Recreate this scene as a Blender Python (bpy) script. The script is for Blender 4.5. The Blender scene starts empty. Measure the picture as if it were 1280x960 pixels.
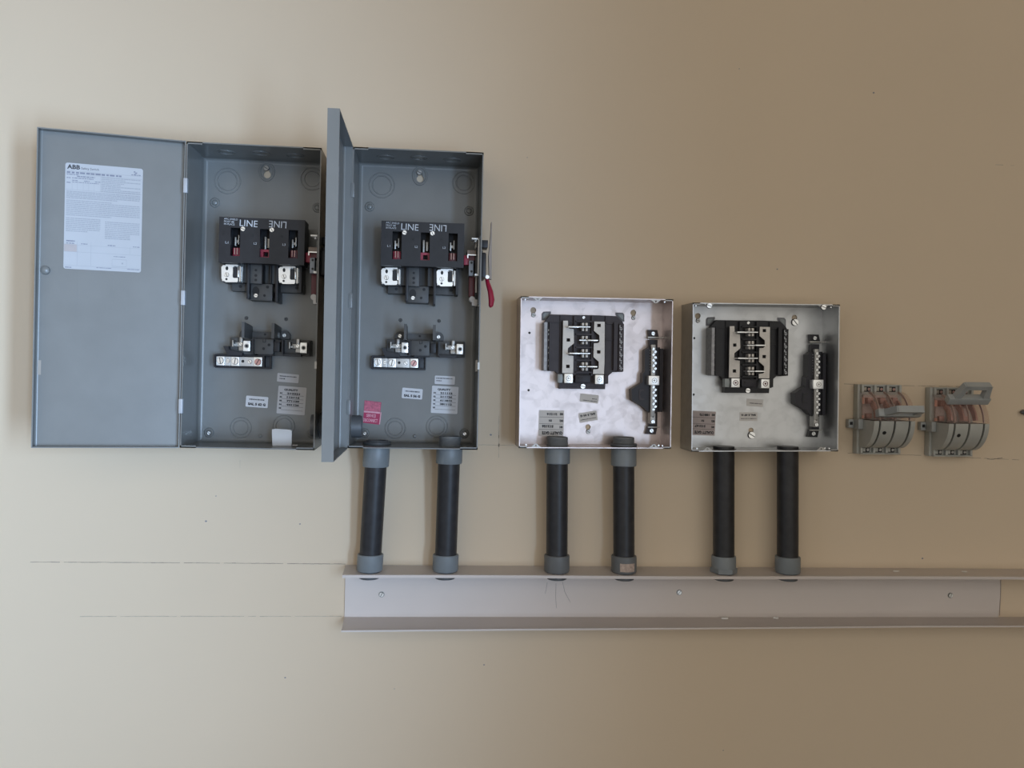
import bpy, bmesh, math, random
from mathutils import Vector, Matrix
R = math.radians
random.seed(7)
S = bpy.context.scene
C = S.collection

# ------------------------------------------------------------------ camera
# wall plane is y = 0, the camera stands 1.435 m in front of it at 1.5 m height
FPX, VPX, VPY, ROLL, DIST, EYE = 1130.0, 535.0, 460.0, R(1.3), 1.435, 1.5
n_ = Vector((VPX-640, -(VPY-480), FPX)).normalized()          # wall normal seen from the camera (right, up, forward)
u_ = Vector((math.sin(ROLL), math.cos(ROLL), 0)); u_ = (u_-n_*u_.dot(n_)).normalized()
r_ = u_.cross(n_)
if r_.x < 0: r_ = -r_
M3 = Matrix((r_, n_, u_)).transposed()                        # camera(right, up, fwd) = M3 @ world
M3T = M3.transposed()
def W(px, py, d):
    """pixel of the photograph -> (x, z) on the plane d metres in front of the wall"""
    w = M3T @ Vector((px-640, -(py-480), FPX))
    w *= (DIST-d)/w.y
    return w.x, w.z+EYE
cam = bpy.data.cameras.new('camera'); co = bpy.data.objects.new('camera', cam); C.objects.link(co)
cam.sensor_width = 36; cam.lens = 36*FPX/1280; cam.clip_start = 0.02; cam.clip_end = 50
cr, cu_, cf = M3T @ Vector((1, 0, 0)), M3T @ Vector((0, 1, 0)), M3T @ Vector((0, 0, 1))
rot = Matrix((cr, cu_, -cf)).transposed()
co.matrix_world = Matrix.Translation((0, -DIST, EYE)) @ rot.to_4x4()
S.camera = co

# ------------------------------------------------------------------ world, lights, exposure
wd = bpy.data.worlds.new('world'); S.world = wd; wd.use_nodes = True
bg = wd.node_tree.nodes['Background']; bg.inputs[0].default_value = (1.0, 0.965, 0.90, 1); bg.inputs[1].default_value = 1.04
def area(name, loc, target, sx, sy, power, col):
    l = bpy.data.lights.new(name, 'AREA'); l.shape = 'RECTANGLE'; l.size = sx; l.size_y = sy; l.energy = power; l.color = col
    o = bpy.data.objects.new(name, l); C.objects.link(o); o.location = loc
    o.rotation_euler = (Vector(target)-Vector(loc)).to_track_quat('-Z', 'Y').to_euler()
    return o
area('fill_light_left', (-1.9, -1.6, 1.4), (-0.75, 0, 1.4), 0.8, 1.5, 5, (0.60, 0.76, 1.0))  # weak fill added from the left to brighten the boxes' inner right walls
dl = area('doorway_light_right', (1.05, -2.5, 1.22), (-1.80, 0, 1.48), 0.24, 1.3, 15, (0.46, 0.68, 1.0)); dl.data.spread = R(70)
dl = area('doorway_light_middle', (0.46, -2.5, 1.22), (-2.3, 0, 1.48), 0.24, 1.3, 18, (0.46, 0.68, 1.0)); dl.data.spread = R(84)
S.view_settings.view_transform = 'Standard'; S.view_settings.look = 'None'
S.view_settings.exposure = 0.0; S.view_settings.gamma = 1.0; S.view_settings.use_curve_mapping = False

# ------------------------------------------------------------------ materials
def mat(name, col, rough=0.5, metal=0.0, noise=0.0, nscale=60, bump=0.0, bscale=300, trans=0, coat=0, spec=None, alpha=None):
    m = bpy.data.materials.new(name); m.use_nodes = True
    nt = m.node_tree; b = nt.nodes['Principled BSDF']
    b.inputs['Base Color'].default_value = (*col, 1); b.inputs['Roughness'].default_value = rough; b.inputs['Metallic'].default_value = metal
    if spec is not None: b.inputs['Specular IOR Level'].default_value = spec
    if coat: b.inputs['Coat Weight'].default_value = coat; b.inputs['Coat Roughness'].default_value = 0.12
    if trans: b.inputs['Transmission Weight'].default_value = trans
    if alpha is not None: b.inputs['Alpha'].default_value = alpha
    tc = nt.nodes.new('ShaderNodeTexCoord')
    if noise:
        n = nt.nodes.new('ShaderNodeTexNoise'); n.inputs['Scale'].default_value = nscale; n.inputs['Detail'].default_value = 5
        nt.links.new(tc.outputs['Object'], n.inputs['Vector'])
        r = nt.nodes.new('ShaderNodeValToRGB')
        r.color_ramp.elements[0].position = 0.3; r.color_ramp.elements[1].position = 0.7
        r.color_ramp.elements[0].color = (*[c*(1-noise) for c in col], 1)
        r.color_ramp.elements[1].color = (*[min(1, c*(1+noise)) for c in col], 1)
        nt.links.new(n.outputs['Fac'], r.inputs['Fac']); nt.links.new(r.outputs['Color'], b.inputs['Base Color'])
    if bump:
        n2 = nt.nodes.new('ShaderNodeTexNoise'); n2.inputs['Scale'].default_value = bscale; n2.inputs['Detail'].default_value = 3
        nt.links.new(tc.outputs['Object'], n2.inputs['Vector'])
        bp = nt.nodes.new('ShaderNodeBump'); bp.inputs['Strength'].default_value = bump; bp.inputs['Distance'].default_value = 0.001
        nt.links.new(n2.outputs['Fac'], bp.inputs['Height']); nt.links.new(bp.outputs['Normal'], b.inputs['Normal'])
    return m
WALL = mat('wall_paint', (0.622, 0.507, 0.372), 0.75, noise=0.02, nscale=2.2, bump=0.12, bscale=90, spec=0.25)
FLOOR = mat('floor_concrete', (0.10, 0.09, 0.08), 0.8, noise=0.1, nscale=8)
CEIL = mat('ceiling_paint', (0.62, 0.56, 0.49), 0.9, noise=0.03, nscale=4)
GREY = mat('grey_enamel', (0.180, 0.182, 0.174), 0.33, noise=0.05, nscale=25, bump=0.05, bscale=220, spec=0.5)
HINGE = mat('hinge_zinc', (0.44, 0.46, 0.49), 0.4, 0.2, noise=0.04)
BLACK = mat('black_plastic', (0.020, 0.020, 0.023), 0.42, noise=0.15, nscale=80, spec=0.3)
BLACK2 = mat('dark_grey_plastic', (0.075, 0.074, 0.072), 0.45, noise=0.12, nscale=80, spec=0.35)
BASEP = mat('base_plastic_sheen', (0.050, 0.042, 0.048), 0.45, noise=0.12, nscale=70, spec=0.3)  # black plastic lightened to purple: reflected light put into the colour
HOLE = mat('hole_black', (0.006, 0.006, 0.007), 0.6, noise=0.1)
SILV = mat('tinned_metal', (0.80, 0.80, 0.78), 0.30, 0.65, noise=0.05, nscale=150)
ZINC = mat('zinc_screw', (0.72, 0.72, 0.70), 0.28, 0.8, noise=0.06, nscale=300)
GROOVE = mat('dark_groove', (0.06, 0.055, 0.05), 0.6, noise=0.1)
BUS = mat('bus_bar_tin', (0.56, 0.53, 0.49), 0.45, 0.35, noise=0.06, nscale=120)
STEEL = mat('dull_steel', (0.33, 0.32, 0.30), 0.4, 0.8, noise=0.1, nscale=90)
COPPER = mat('copper', (0.40, 0.235, 0.20), 0.4, 0.3, noise=0.1, nscale=120)
RED = mat('red_plastic', (0.33, 0.012, 0.045), 0.4, noise=0.1)
DRED = mat('dark_red_plastic', (0.10, 0.008, 0.014), 0.45, noise=0.1)
TAN = mat('tan_plate', (0.20, 0.15, 0.12), 0.5, noise=0.08)
PVC = mat('grey_pvc', (0.185, 0.205, 0.215), 0.45, noise=0.06, nscale=60)
PVCM = mat('mid_grey_pvc', (0.135, 0.14, 0.14), 0.5, noise=0.08, nscale=60)
PVCD = mat('dark_grey_pvc', (0.085, 0.09, 0.095), 0.5, noise=0.08, nscale=60)
PIPE = mat('black_pipe', (0.026, 0.026, 0.028), 0.42, noise=0.25, nscale=70, spec=0.35)
DUCT = mat('lilac_grey_pvc', (0.575, 0.515, 0.475), 0.42, noise=0.03, nscale=6)
DUCTB = mat('duct_edge', (0.34, 0.28, 0.25), 0.5, noise=0.05, nscale=30)
KGREY = mat('switch_grey_plastic', (0.37, 0.37, 0.335), 0.45, noise=0.05, nscale=60)
KHAND = mat('handle_grey_plastic', (0.33, 0.345, 0.34), 0.45, noise=0.05, nscale=60)
PAPER = mat('label_paper', (0.455, 0.46, 0.475), 0.6, noise=0.02, nscale=40)
PAPERW = mat('sticker_paper', (0.66, 0.66, 0.68), 0.6, noise=0.02, nscale=40)
PAPERG = mat('label_paper_grey', (0.48, 0.46, 0.45), 0.6, noise=0.03, nscale=40)
FOIL = mat('label_foil', (0.60, 0.58, 0.555), 0.5, 0.0, noise=0.03, nscale=40)
INK = mat('black_ink', (0.03, 0.03, 0.035), 0.6, noise=0.05)
INKG = mat('faint_ink', (0.33, 0.34, 0.365), 0.6, noise=0.05)
INKM = mat('grey_ink', (0.20, 0.20, 0.22), 0.6, noise=0.05)
WINK = mat('white_ink', (0.55, 0.57, 0.60), 0.6, noise=0.03)
PINK = mat('red_label', (0.40, 0.014, 0.075), 0.5, noise=0.12, nscale=200)
PINKW = mat('scuffed_red_label', (0.50, 0.11, 0.17), 0.55, noise=0.3, nscale=260)
PINKL = mat('pink_ink', (0.72, 0.36, 0.42), 0.6, noise=0.1, nscale=200)
BROWN = mat('tan_tag', (0.42, 0.32, 0.26), 0.7, noise=0.25, nscale=250)
CRUMB = mat('white_plaster', (0.80, 0.79, 0.76), 0.8, noise=0.05)
WHITE = mat('white_card', (0.58, 0.56, 0.54), 0.7, noise=0.03)
PENCIL = mat('pencil_mark', (0.30, 0.25, 0.20), 0.8, noise=0.2, nscale=120)
PENCILF = mat('faint_pencil_mark', (0.42, 0.36, 0.28), 0.8, noise=0.15, nscale=120)
GUM = mat('beige_smear', (0.36, 0.31, 0.26), 0.6, noise=0.05)
# galvanised sheet: spangle from voronoi cells plus stains
def galv(name, col, rough, stain):
    m = mat(name, col, rough, 0.92)
    nt = m.node_tree; b = nt.nodes['Principled BSDF']; tc = nt.nodes['Texture Coordinate']
    v = nt.nodes.new('ShaderNodeTexVoronoi'); v.inputs['Scale'].default_value = 90
    nz = nt.nodes.new('ShaderNodeTexNoise'); nz.inputs['Scale'].default_value = 34; nz.inputs['Detail'].default_value = 7; nz.inputs['Distortion'].default_value = 1.2
    nt.links.new(tc.outputs['Object'], v.inputs['Vector']); nt.links.new(tc.outputs['Object'], nz.inputs['Vector'])
    bw = nt.nodes.new('ShaderNodeRGBToBW'); nt.links.new(v.outputs['Color'], bw.inputs[0])
    mx = nt.nodes.new('ShaderNodeMath'); mx.operation = 'MULTIPLY_ADD'; mx.inputs[1].default_value = 0.35
    nt.links.new(bw.outputs[0], mx.inputs[0]); nt.links.new(nz.outputs['Fac'], mx.inputs[2])
    r = nt.nodes.new('ShaderNodeValToRGB'); r.color_ramp.elements[0].position = 0.42; r.color_ramp.elements[1].position = 0.72
    r.color_ramp.elements[0].color = (*[c*stain for c in col], 1); r.color_ramp.elements[1].color = (*col, 1)
    nt.links.new(mx.outputs[0], r.inputs['Fac']); nt.links.new(r.outputs['Color'], b.inputs['Base Color'])
    r2 = nt.nodes.new('ShaderNodeMapRange'); r2.inputs['To Min'].default_value = rough+0.06; r2.inputs['To Max'].default_value = rough-0.04
    nt.links.new(mx.outputs[0], r2.inputs['Value']); nt.links.new(r2.outputs[0], b.inputs['Roughness'])
    return m
GALV1 = galv('galvanized_bright', (0.50, 0.44, 0.425), 0.36, 0.84)
GALV2 = galv('galvanized_dull', (0.47, 0.475, 0.475), 0.38, 0.92)
# clear smoky cover: thin sheet that lets most light through
CLEAR = bpy.data.materials.new('clear_cover'); CLEAR.use_nodes = True
nt = CLEAR.node_tree; b = nt.nodes['Principled BSDF']; outn = nt.nodes['Material Output']
b.inputs['Base Color'].default_value = (0.50, 0.34, 0.30, 1); b.inputs['Roughness'].default_value = 0.12
tr = nt.nodes.new('ShaderNodeBsdfTransparent'); tr.inputs[0].default_value = (0.992, 0.978, 0.972, 1)
mxs = nt.nodes.new('ShaderNodeMixShader'); mxs.inputs[0].default_value = 0.08
nt.links.new(tr.outputs[0], mxs.inputs[1]); nt.links.new(b.outputs[0], mxs.inputs[2]); nt.links.new(mxs.outputs[0], outn.inputs[0])

# ------------------------------------------------------------------ mesh helpers (x right, z up, d towards the viewer = -y)
def poly(bm, pts, a0, a1, axis='d', holes=()):
    """extrude a 2D outline (with holes) from a0 to a1; axis d: pts (x,z); axis z: pts (x,d); axis x: pts (d,z)"""
    def P(p, a):
        if axis == 'd': return (p[0], -a, p[1])
        if axis == 'z': return (p[0], -p[1], a)
        return (a, -p[0], p[1])
    lo = []; hi = []
    loops = [list(pts)]+[list(h) for h in holes]
    for store, a in ((lo, a0), (hi, a1)):
        es = []
        for L in loops:
            vs = [bm.verts.new(P(p, a)) for p in L]; store.append(vs)
            for i in range(len(vs)): es.append(bm.edges.new((vs[i], vs[(i+1) % len(vs)])))
        if holes: bmesh.ops.triangle_fill(bm, use_beauty=True, use_dissolve=False, edges=es)
        else: bm.faces.new(store[0])
    for L0, L1 in zip(lo, hi):
        k = len(L0)
        for i in range(k): bm.faces.new((L0[i], L0[(i+1) % k], L1[(i+1) % k], L1[i]))
def box(bm, x0, x1, z0, z1, d0, d1, bev=0.0):
    t = bmesh.new()
    poly(t, [(x0, z0), (x1, z0), (x1, z1), (x0, z1)], d0, d1)
    if bev: bmesh.ops.bevel(t, geom=t.edges[:], offset=bev, segments=2, affect='EDGES', profile=0.6)
    me = bpy.data.meshes.new('t'); t.to_mesh(me); t.free(); bm.from_mesh(me); bpy.data.meshes.remove(me)
def circ(cx, cz, r, n=24, rz=None, a0=0):
    rz = rz or r
    return [(cx+r*math.cos(a0+2*math.pi*i/n), cz+rz*math.sin(a0+2*math.pi*i/n)) for i in range(n)]
def rrect(x0, x1, z0, z1, r, n=5):
    out = []
    for cx, cz, a in ((x1-r, z1-r, 0), (x0+r, z1-r, 90), (x0+r, z0+r, 180), (x1-r, z0+r, 270)):
        for i in range(n+1):
            t = R(a+90*i/n); out.append((cx+r*math.cos(t), cz+r*math.sin(t)))
    return out
def lathe(bm, prof, axis='z', c=(0, 0, 0), n=28):
    """prof: (radius, along); axis z = vertical, d = towards the viewer, x = sideways"""
    rings = []
    for r, a in prof:
        ring = []
        for i in range(n):
            t = 2*math.pi*i/n; p, q = r*math.cos(t), r*math.sin(t)
            if axis == 'z': v = (c[0]+p, c[1]+q, c[2]+a)
            elif axis == 'd': v = (c[0]+p, c[1]-a, c[2]+q)
            else: v = (c[0]+a, c[1]+p, c[2]+q)
            ring.append(bm.verts.new(v))
        rings.append(ring)
    for A, B in zip(rings, rings[1:]):
        for i in range(n): bm.faces.new((A[i], A[(i+1) % n], B[(i+1) % n], B[i]))
    for ring in (rings[0], rings[-1]): bm.faces.new(ring)
def cyl(bm, x, z, d0, d1, r, n=20): lathe(bm, [(r, d0), (r, d1)], 'd', (x, 0, z), n)
def ring(bm, x, z, d0, d1, ro, ri, n=32):
    poly(bm, circ(x, z, ro, n), d0, d1, 'd', [circ(x, z, ri, n)])
def torus(bm, x, z, d, r, w, h, n=36, rz=None):
    """a low embossed ring lying on the plane d"""
    prof = [(-w, 0), (-w*0.5, h), (w*0.5, h), (w, 0)]
    rz = rz or r; rings = []
    for i in range(n):
        t = 2*math.pi*i/n; c, s = math.cos(t), math.sin(t)
        rings.append([bm.verts.new((x+(r+a)*c, -(d+b), z+(rz+a)*s)) for a, b in prof])
    for i in range(n):
        A, B = rings[i], rings[(i+1) % n]
        for j in range(3): bm.faces.new((A[j], B[j], B[j+1], A[j+1]))
def tube(bm, pts, r, n=8):
    """tube through points (x, z, d)"""
    P = [Vector((p[0], -p[2], p[1])) for p in pts]; rings = []
    for i, p in enumerate(P):
        t = (P[min(i+1, len(P)-1)]-P[max(i-1, 0)]).normalized()
        a = t.cross(Vector((0.13, 0.9, 0.3))).normalized(); b2 = t.cross(a)
        rr = r[i] if isinstance(r, (list, tuple)) else r
        rings.append([bm.verts.new(p+(a*math.cos(2*math.pi*k/n)+b2*math.sin(2*math.pi*k/n))*rr) for k in range(n)])
    for A, B in zip(rings, rings[1:]):
        for k in range(n): bm.faces.new((A[k], A[(k+1) % n], B[(k+1) % n], B[k]))
    bm.faces.new(rings[0]); bm.faces.new(rings[-1])
def obj(name, bm, m, parent=None, smooth=True, **kw):
    bmesh.ops.recalc_face_normals(bm, faces=bm.faces[:])
    me = bpy.data.meshes.new(name); bm.to_mesh(me); bm.free()
    if smooth:
        for p in me.polygons: p.use_smooth = True
        me.set_sharp_from_angle(angle=R(32))
    me.materials.append(m)
    o = bpy.data.objects.new(name, me); C.objects.link(o)
    if parent: o.parent = parent
    for k, v in kw.items(): o[k] = v
    return o
def pieces(name, bm, m, parent, smooth=True):
    """one object per separate piece of bm"""
    left = set(bm.faces)
    while left:
        seed = left.pop(); isl = {seed}; st = [seed]
        while st:
            for v in st.pop().verts:
                for g in v.link_faces:
                    if g in left: left.discard(g); isl.add(g); st.append(g)
        t = bmesh.new(); mp = {}
        for g in isl:
            for v in g.verts:
                if v not in mp: mp[v] = t.verts.new(v.co)
            t.faces.new([mp[v] for v in g.verts])
        obj(name, t, m, parent, smooth)
    bm.free()
def B(): return bmesh.new()
def thing(name, label, cat, loc=(0, 0, 0), ang=0.0, group=None):
    o = bpy.data.objects.new(name, None); C.objects.link(o); o.empty_display_size = 0.02
    o.location = loc; o.rotation_euler = (0, -R(ang), 0); o['label'] = label; o['category'] = cat
    if group: o['group'] = group
    return o
_sc = {}
def screw(name, x, z, d, r, parent, m=None, turn=0, phillips=False):
    """slotted screw head; shared mesh, scaled"""
    key = (m.name if m else 'z', phillips)
    if key not in _sc:
        b = B()
        lathe(b, [(1.06, 0), (1.06, .25), (1.02, .34)], 'd', n=18)
        for s in (1, -1):
            a0 = 0 if s > 0 else math.pi
            base = [(0.94*math.cos(a0+R(t)), 0.94*math.sin(a0+R(t))) for t in range(7, 174, 15)]
            poly(b, base, .30, .62)
        bmesh.ops.recalc_face_normals(b, faces=b.faces[:])
        me = bpy.data.meshes.new('screw'); b.to_mesh(me); b.free(); me.materials.append(m or ZINC); me.materials.append(GROOVE); _sc[key] = me
        for p_ in me.polygons: p_.material_index = 1 if all(-me.vertices[i].co.y < .345 for i in p_.vertices) else 0
    o = bpy.data.objects.new(name, _sc[key]); C.objects.link(o); o.parent = parent
    o.location = (x, -d, z); o.scale = (r, r, r); o.rotation_euler = (0, R(turn), 0)
    return o
_tx = {}
def textmesh(s, bold=0.0):
    k = (s, bold)
    if k in _tx: return _tx[k]
    cu = bpy.data.curves.new('t', 'FONT'); cu.body = s; cu.offset = bold; cu.resolution_u = 2
    o = bpy.data.objects.new('t', cu); C.objects.link(o)
    bpy.context.view_layer.update()
    me = bpy.data.meshes.new_from_object(o.evaluated_get(bpy.context.evaluated_depsgraph_get()))
    bpy.data.objects.remove(o); bpy.data.curves.remove(cu)
    vs = [v.co for v in me.vertices]
    mn = (min(v.x for v in vs), min(v.y for v in vs)); mx = (max(v.x for v in vs), max(v.y for v in vs))
    _tx[k] = ([((v.x-mn[0])/(mx[0]-mn[0])-.5, (v.y-mn[1])/(mx[1]-mn[1])-.5) for v in vs], [tuple(p.vertices) for p in me.polygons])
    return _tx[k]
def put(bm, s, cx, cz, w, h, d, ang=0, bold=0.035):
    """text s fitted into w x h, centred at cx, cz on the plane d, turned by ang degrees"""
    vs, fs = textmesh(s, bold); c, n = math.cos(R(ang)), math.sin(R(ang))
    V = [bm.verts.new((cx+a*w*c-e*h*n, -d, cz+a*w*n+e*h*c)) for a, e in vs]
    for f in fs:
        try: bm.faces.new([V[i] for i in f])
        except ValueError: pass
def quad(bm, cx, cz, w, h, d, ang=0, ox=0, oz=0):
    c, n = math.cos(R(ang)), math.sin(R(ang)); V = []
    for a, e in ((-.5, -.5), (.5, -.5), (.5, .5), (-.5, .5)):
        x, z = ox+a*w, oz+e*h
        V.append(bm.verts.new((cx+x*c-z*n, -d, cz+x*n+z*c)))
    bm.faces.new(V)
def turnpts(pts, cx, cz, ang):
    c, n = math.cos(R(ang)), math.sin(R(ang))
    return [(cx+x*c-z*n, cz+x*n+z*c) for x, z in pts]
class Ref:
    """a thing hung on the wall: converts photo pixels to its own x, z at depth d"""
    def __init__(s, cx, cz, ang): s.cx, s.cz, s.a = cx, cz, R(ang)
    def __call__(s, px, py, d):
        x, z = W(px, py, d); x -= s.cx; z -= s.cz
        return x*math.cos(s.a)+z*math.sin(s.a), -x*math.sin(s.a)+z*math.cos(s.a)
class Crop:
    def __init__(s, ref, ox, oy, k): s.r, s.ox, s.oy, s.k = ref, ox, oy, k
    def p(s, x, y, d): return s.r(s.ox+x/s.k, s.oy+y/s.k, d)
    def rect(s, x0, y0, x1, y1, d):
        cx, cz = s.p((x0+x1)/2, (y0+y1)/2, d)
        w = s.p(x1, (y0+y1)/2, d)[0]-s.p(x0, (y0+y1)/2, d)[0]; h = s.p((x0+x1)/2, y0, d)[1]-s.p((x0+x1)/2, y1, d)[1]
        return cx-w/2, cx+w/2, cz-h/2, cz+h/2
    def box(s, bm, x0, y0, x1, y1, d0, d1, bev=0.0):
        box(bm, *s.rect(x0, y0, x1, y1, d1), d0, d1, bev)
    def len(s, v, d): return v/s.k*(DIST-d)/FPX
def sticker(name, parent, cx, cz, w, h, d, ang, m, rows, ink=INK, r=0.0015, label=None):
    """paper label: rows = (text or None for a rule or '~' for tiny illegible print, x centre, z centre, w, h) as fractions"""
    b = B(); poly(b, turnpts(rrect(-w/2, w/2, -h/2, h/2, r), cx, cz, ang), d, d+0.0002)
    o = obj(name, b, m, parent, smooth=False)
    if label: o['label'] = label
    b = B(); dd = d+0.0003; c, n = math.cos(R(ang)), math.sin(R(ang))
    for s, fx, fz, fw, fh in rows:
        x, z = (fx-.5)*w, (fz-.5)*h; X, Z = cx+x*c-z*n, cz+x*n+z*c
        if s is None: quad(b, X, Z, fw*w, fh*h, dd, ang)
        elif s == '~':
            k = max(3, int(fw*w/0.0011)); t = -fw*w/2
            while t < fw*w/2-0.0004:
                l = random.uniform(.0005, .0017)
                quad(b, X, Z, min(l, fw*w/2-t), fh*h*random.uniform(.7, 1), dd, ang, t+l/2, 0); t += l+random.uniform(.0002, .0006)
        elif s.startswith('^'): put(b, s[1:], X, Z, fw*w, fh*h, dd, ang+180, .07)
        else: put(b, s, X, Z, fw*w, fh*h, dd, ang, .07)
    obj('print', b, ink, o, smooth=False)
    return o

# ------------------------------------------------------------------ the room
RX, RY, RH = 4.0, 5.0, 4.4                            # half width, depth and height of the room; its rear side is open to daylight
b = B(); box(b, -RX, RX, 0, RH, -0.12, 0.0); wall = obj('wall_back', b, WALL, smooth=False, kind='structure')
b = B(); box(b, -RX, RX, -0.1, 0, -0.12, RY); obj('floor', b, FLOOR, smooth=False, kind='structure')
b = B(); box(b, -RX, RX, RH, RH+.1, -0.12, RY); obj('ceiling', b, CEIL, smooth=False, kind='structure')
for s_, nm in ((-1, 'wall_left'), (1, 'wall_right')):
    b = B(); box(b, min(s_*RX, s_*(RX+.12)), max(s_*RX, s_*(RX+.12)), 0, RH, -0.12, RY); obj(nm, b, WALL, smooth=False, kind='structure')
def pencil(pts, w, m=PENCIL, dash=0.0, name='pencil_line'):
    """thin graphite stroke on the wall through pixels"""
    P = [Vector(W(px, py, 0)) for px, py in pts]; b = B()
    for p, q in zip(P, P[1:]):
        L = (q-p).length; k = max(1, int(L/0.006)); ang = math.degrees(math.atan2(q.y-p.y, q.x-p.x))
        for i in range(k):
            if dash and random.random() < dash: continue
            c = p.lerp(q, (i+.5)/k)
            quad(b, c.x, c.y+random.uniform(-.0002, .0002), L/k*1.02, w*random.uniform(.55, 1.1), 0.0002, ang)
    return obj(name, b, m, wall, smooth=False)
pencil([(38, 702.5), (230, 703.5), (432, 705)], 0.0011, PENCIL, 0.05)
pencil([(100, 770.5), (427, 770.3)], 0.0010, PENCILF, 0.1)
pencil([(598, 556), (642, 556.5)], 0.0010, PENCILF)
pencil([(1051, 566), (1160, 569.5), (1278, 575)], 0.0009, PENCIL, 0.2)
pencil([(1055, 480), (1130, 482), (1242, 484)], 0.0009, PENCIL, 0.2)
pencil([(623.8, 520), (623.3, 572)], 0.0008, PENCILF, 0.1)
pencil([(623.5, 544), (623.5, 547.5)], 0.0013); pencil([(624, 554.5), (623.4, 558.5)], 0.0022)
pencil([(1234, 573.5), (1240, 574.3), (1247, 573), (1253, 572.3)], 0.0013, PENCIL)
pencil([(1230, 205.5), (1268, 207)], 0.0009, PENCILF, 0.35)
pencil([(300, 575), (300, 590)], 0.0006, PENCILF, .3)
b = B()
for px, py, r in [(257.5, 651.5, .0017), (375, 655, .0013), (356.5, 847, .0014), (1092, 116, .0017), (971.5, 336.5, .0013), (613.5, 543.5, .0018),
                  (270, 620, .001), (605, 831, .0013), (924, 86, .0009), (659, 197, .0008), (1153, 698, .0017), (904, 938, .001), (493, 861, .0008)]:
    x, z = W(px, py, 0); poly(b, circ(x, z, r, 9, r*.8), 0.0, 0.0003)
obj('speck', b, INKM, wall, smooth=False, kind='stuff')

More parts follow.
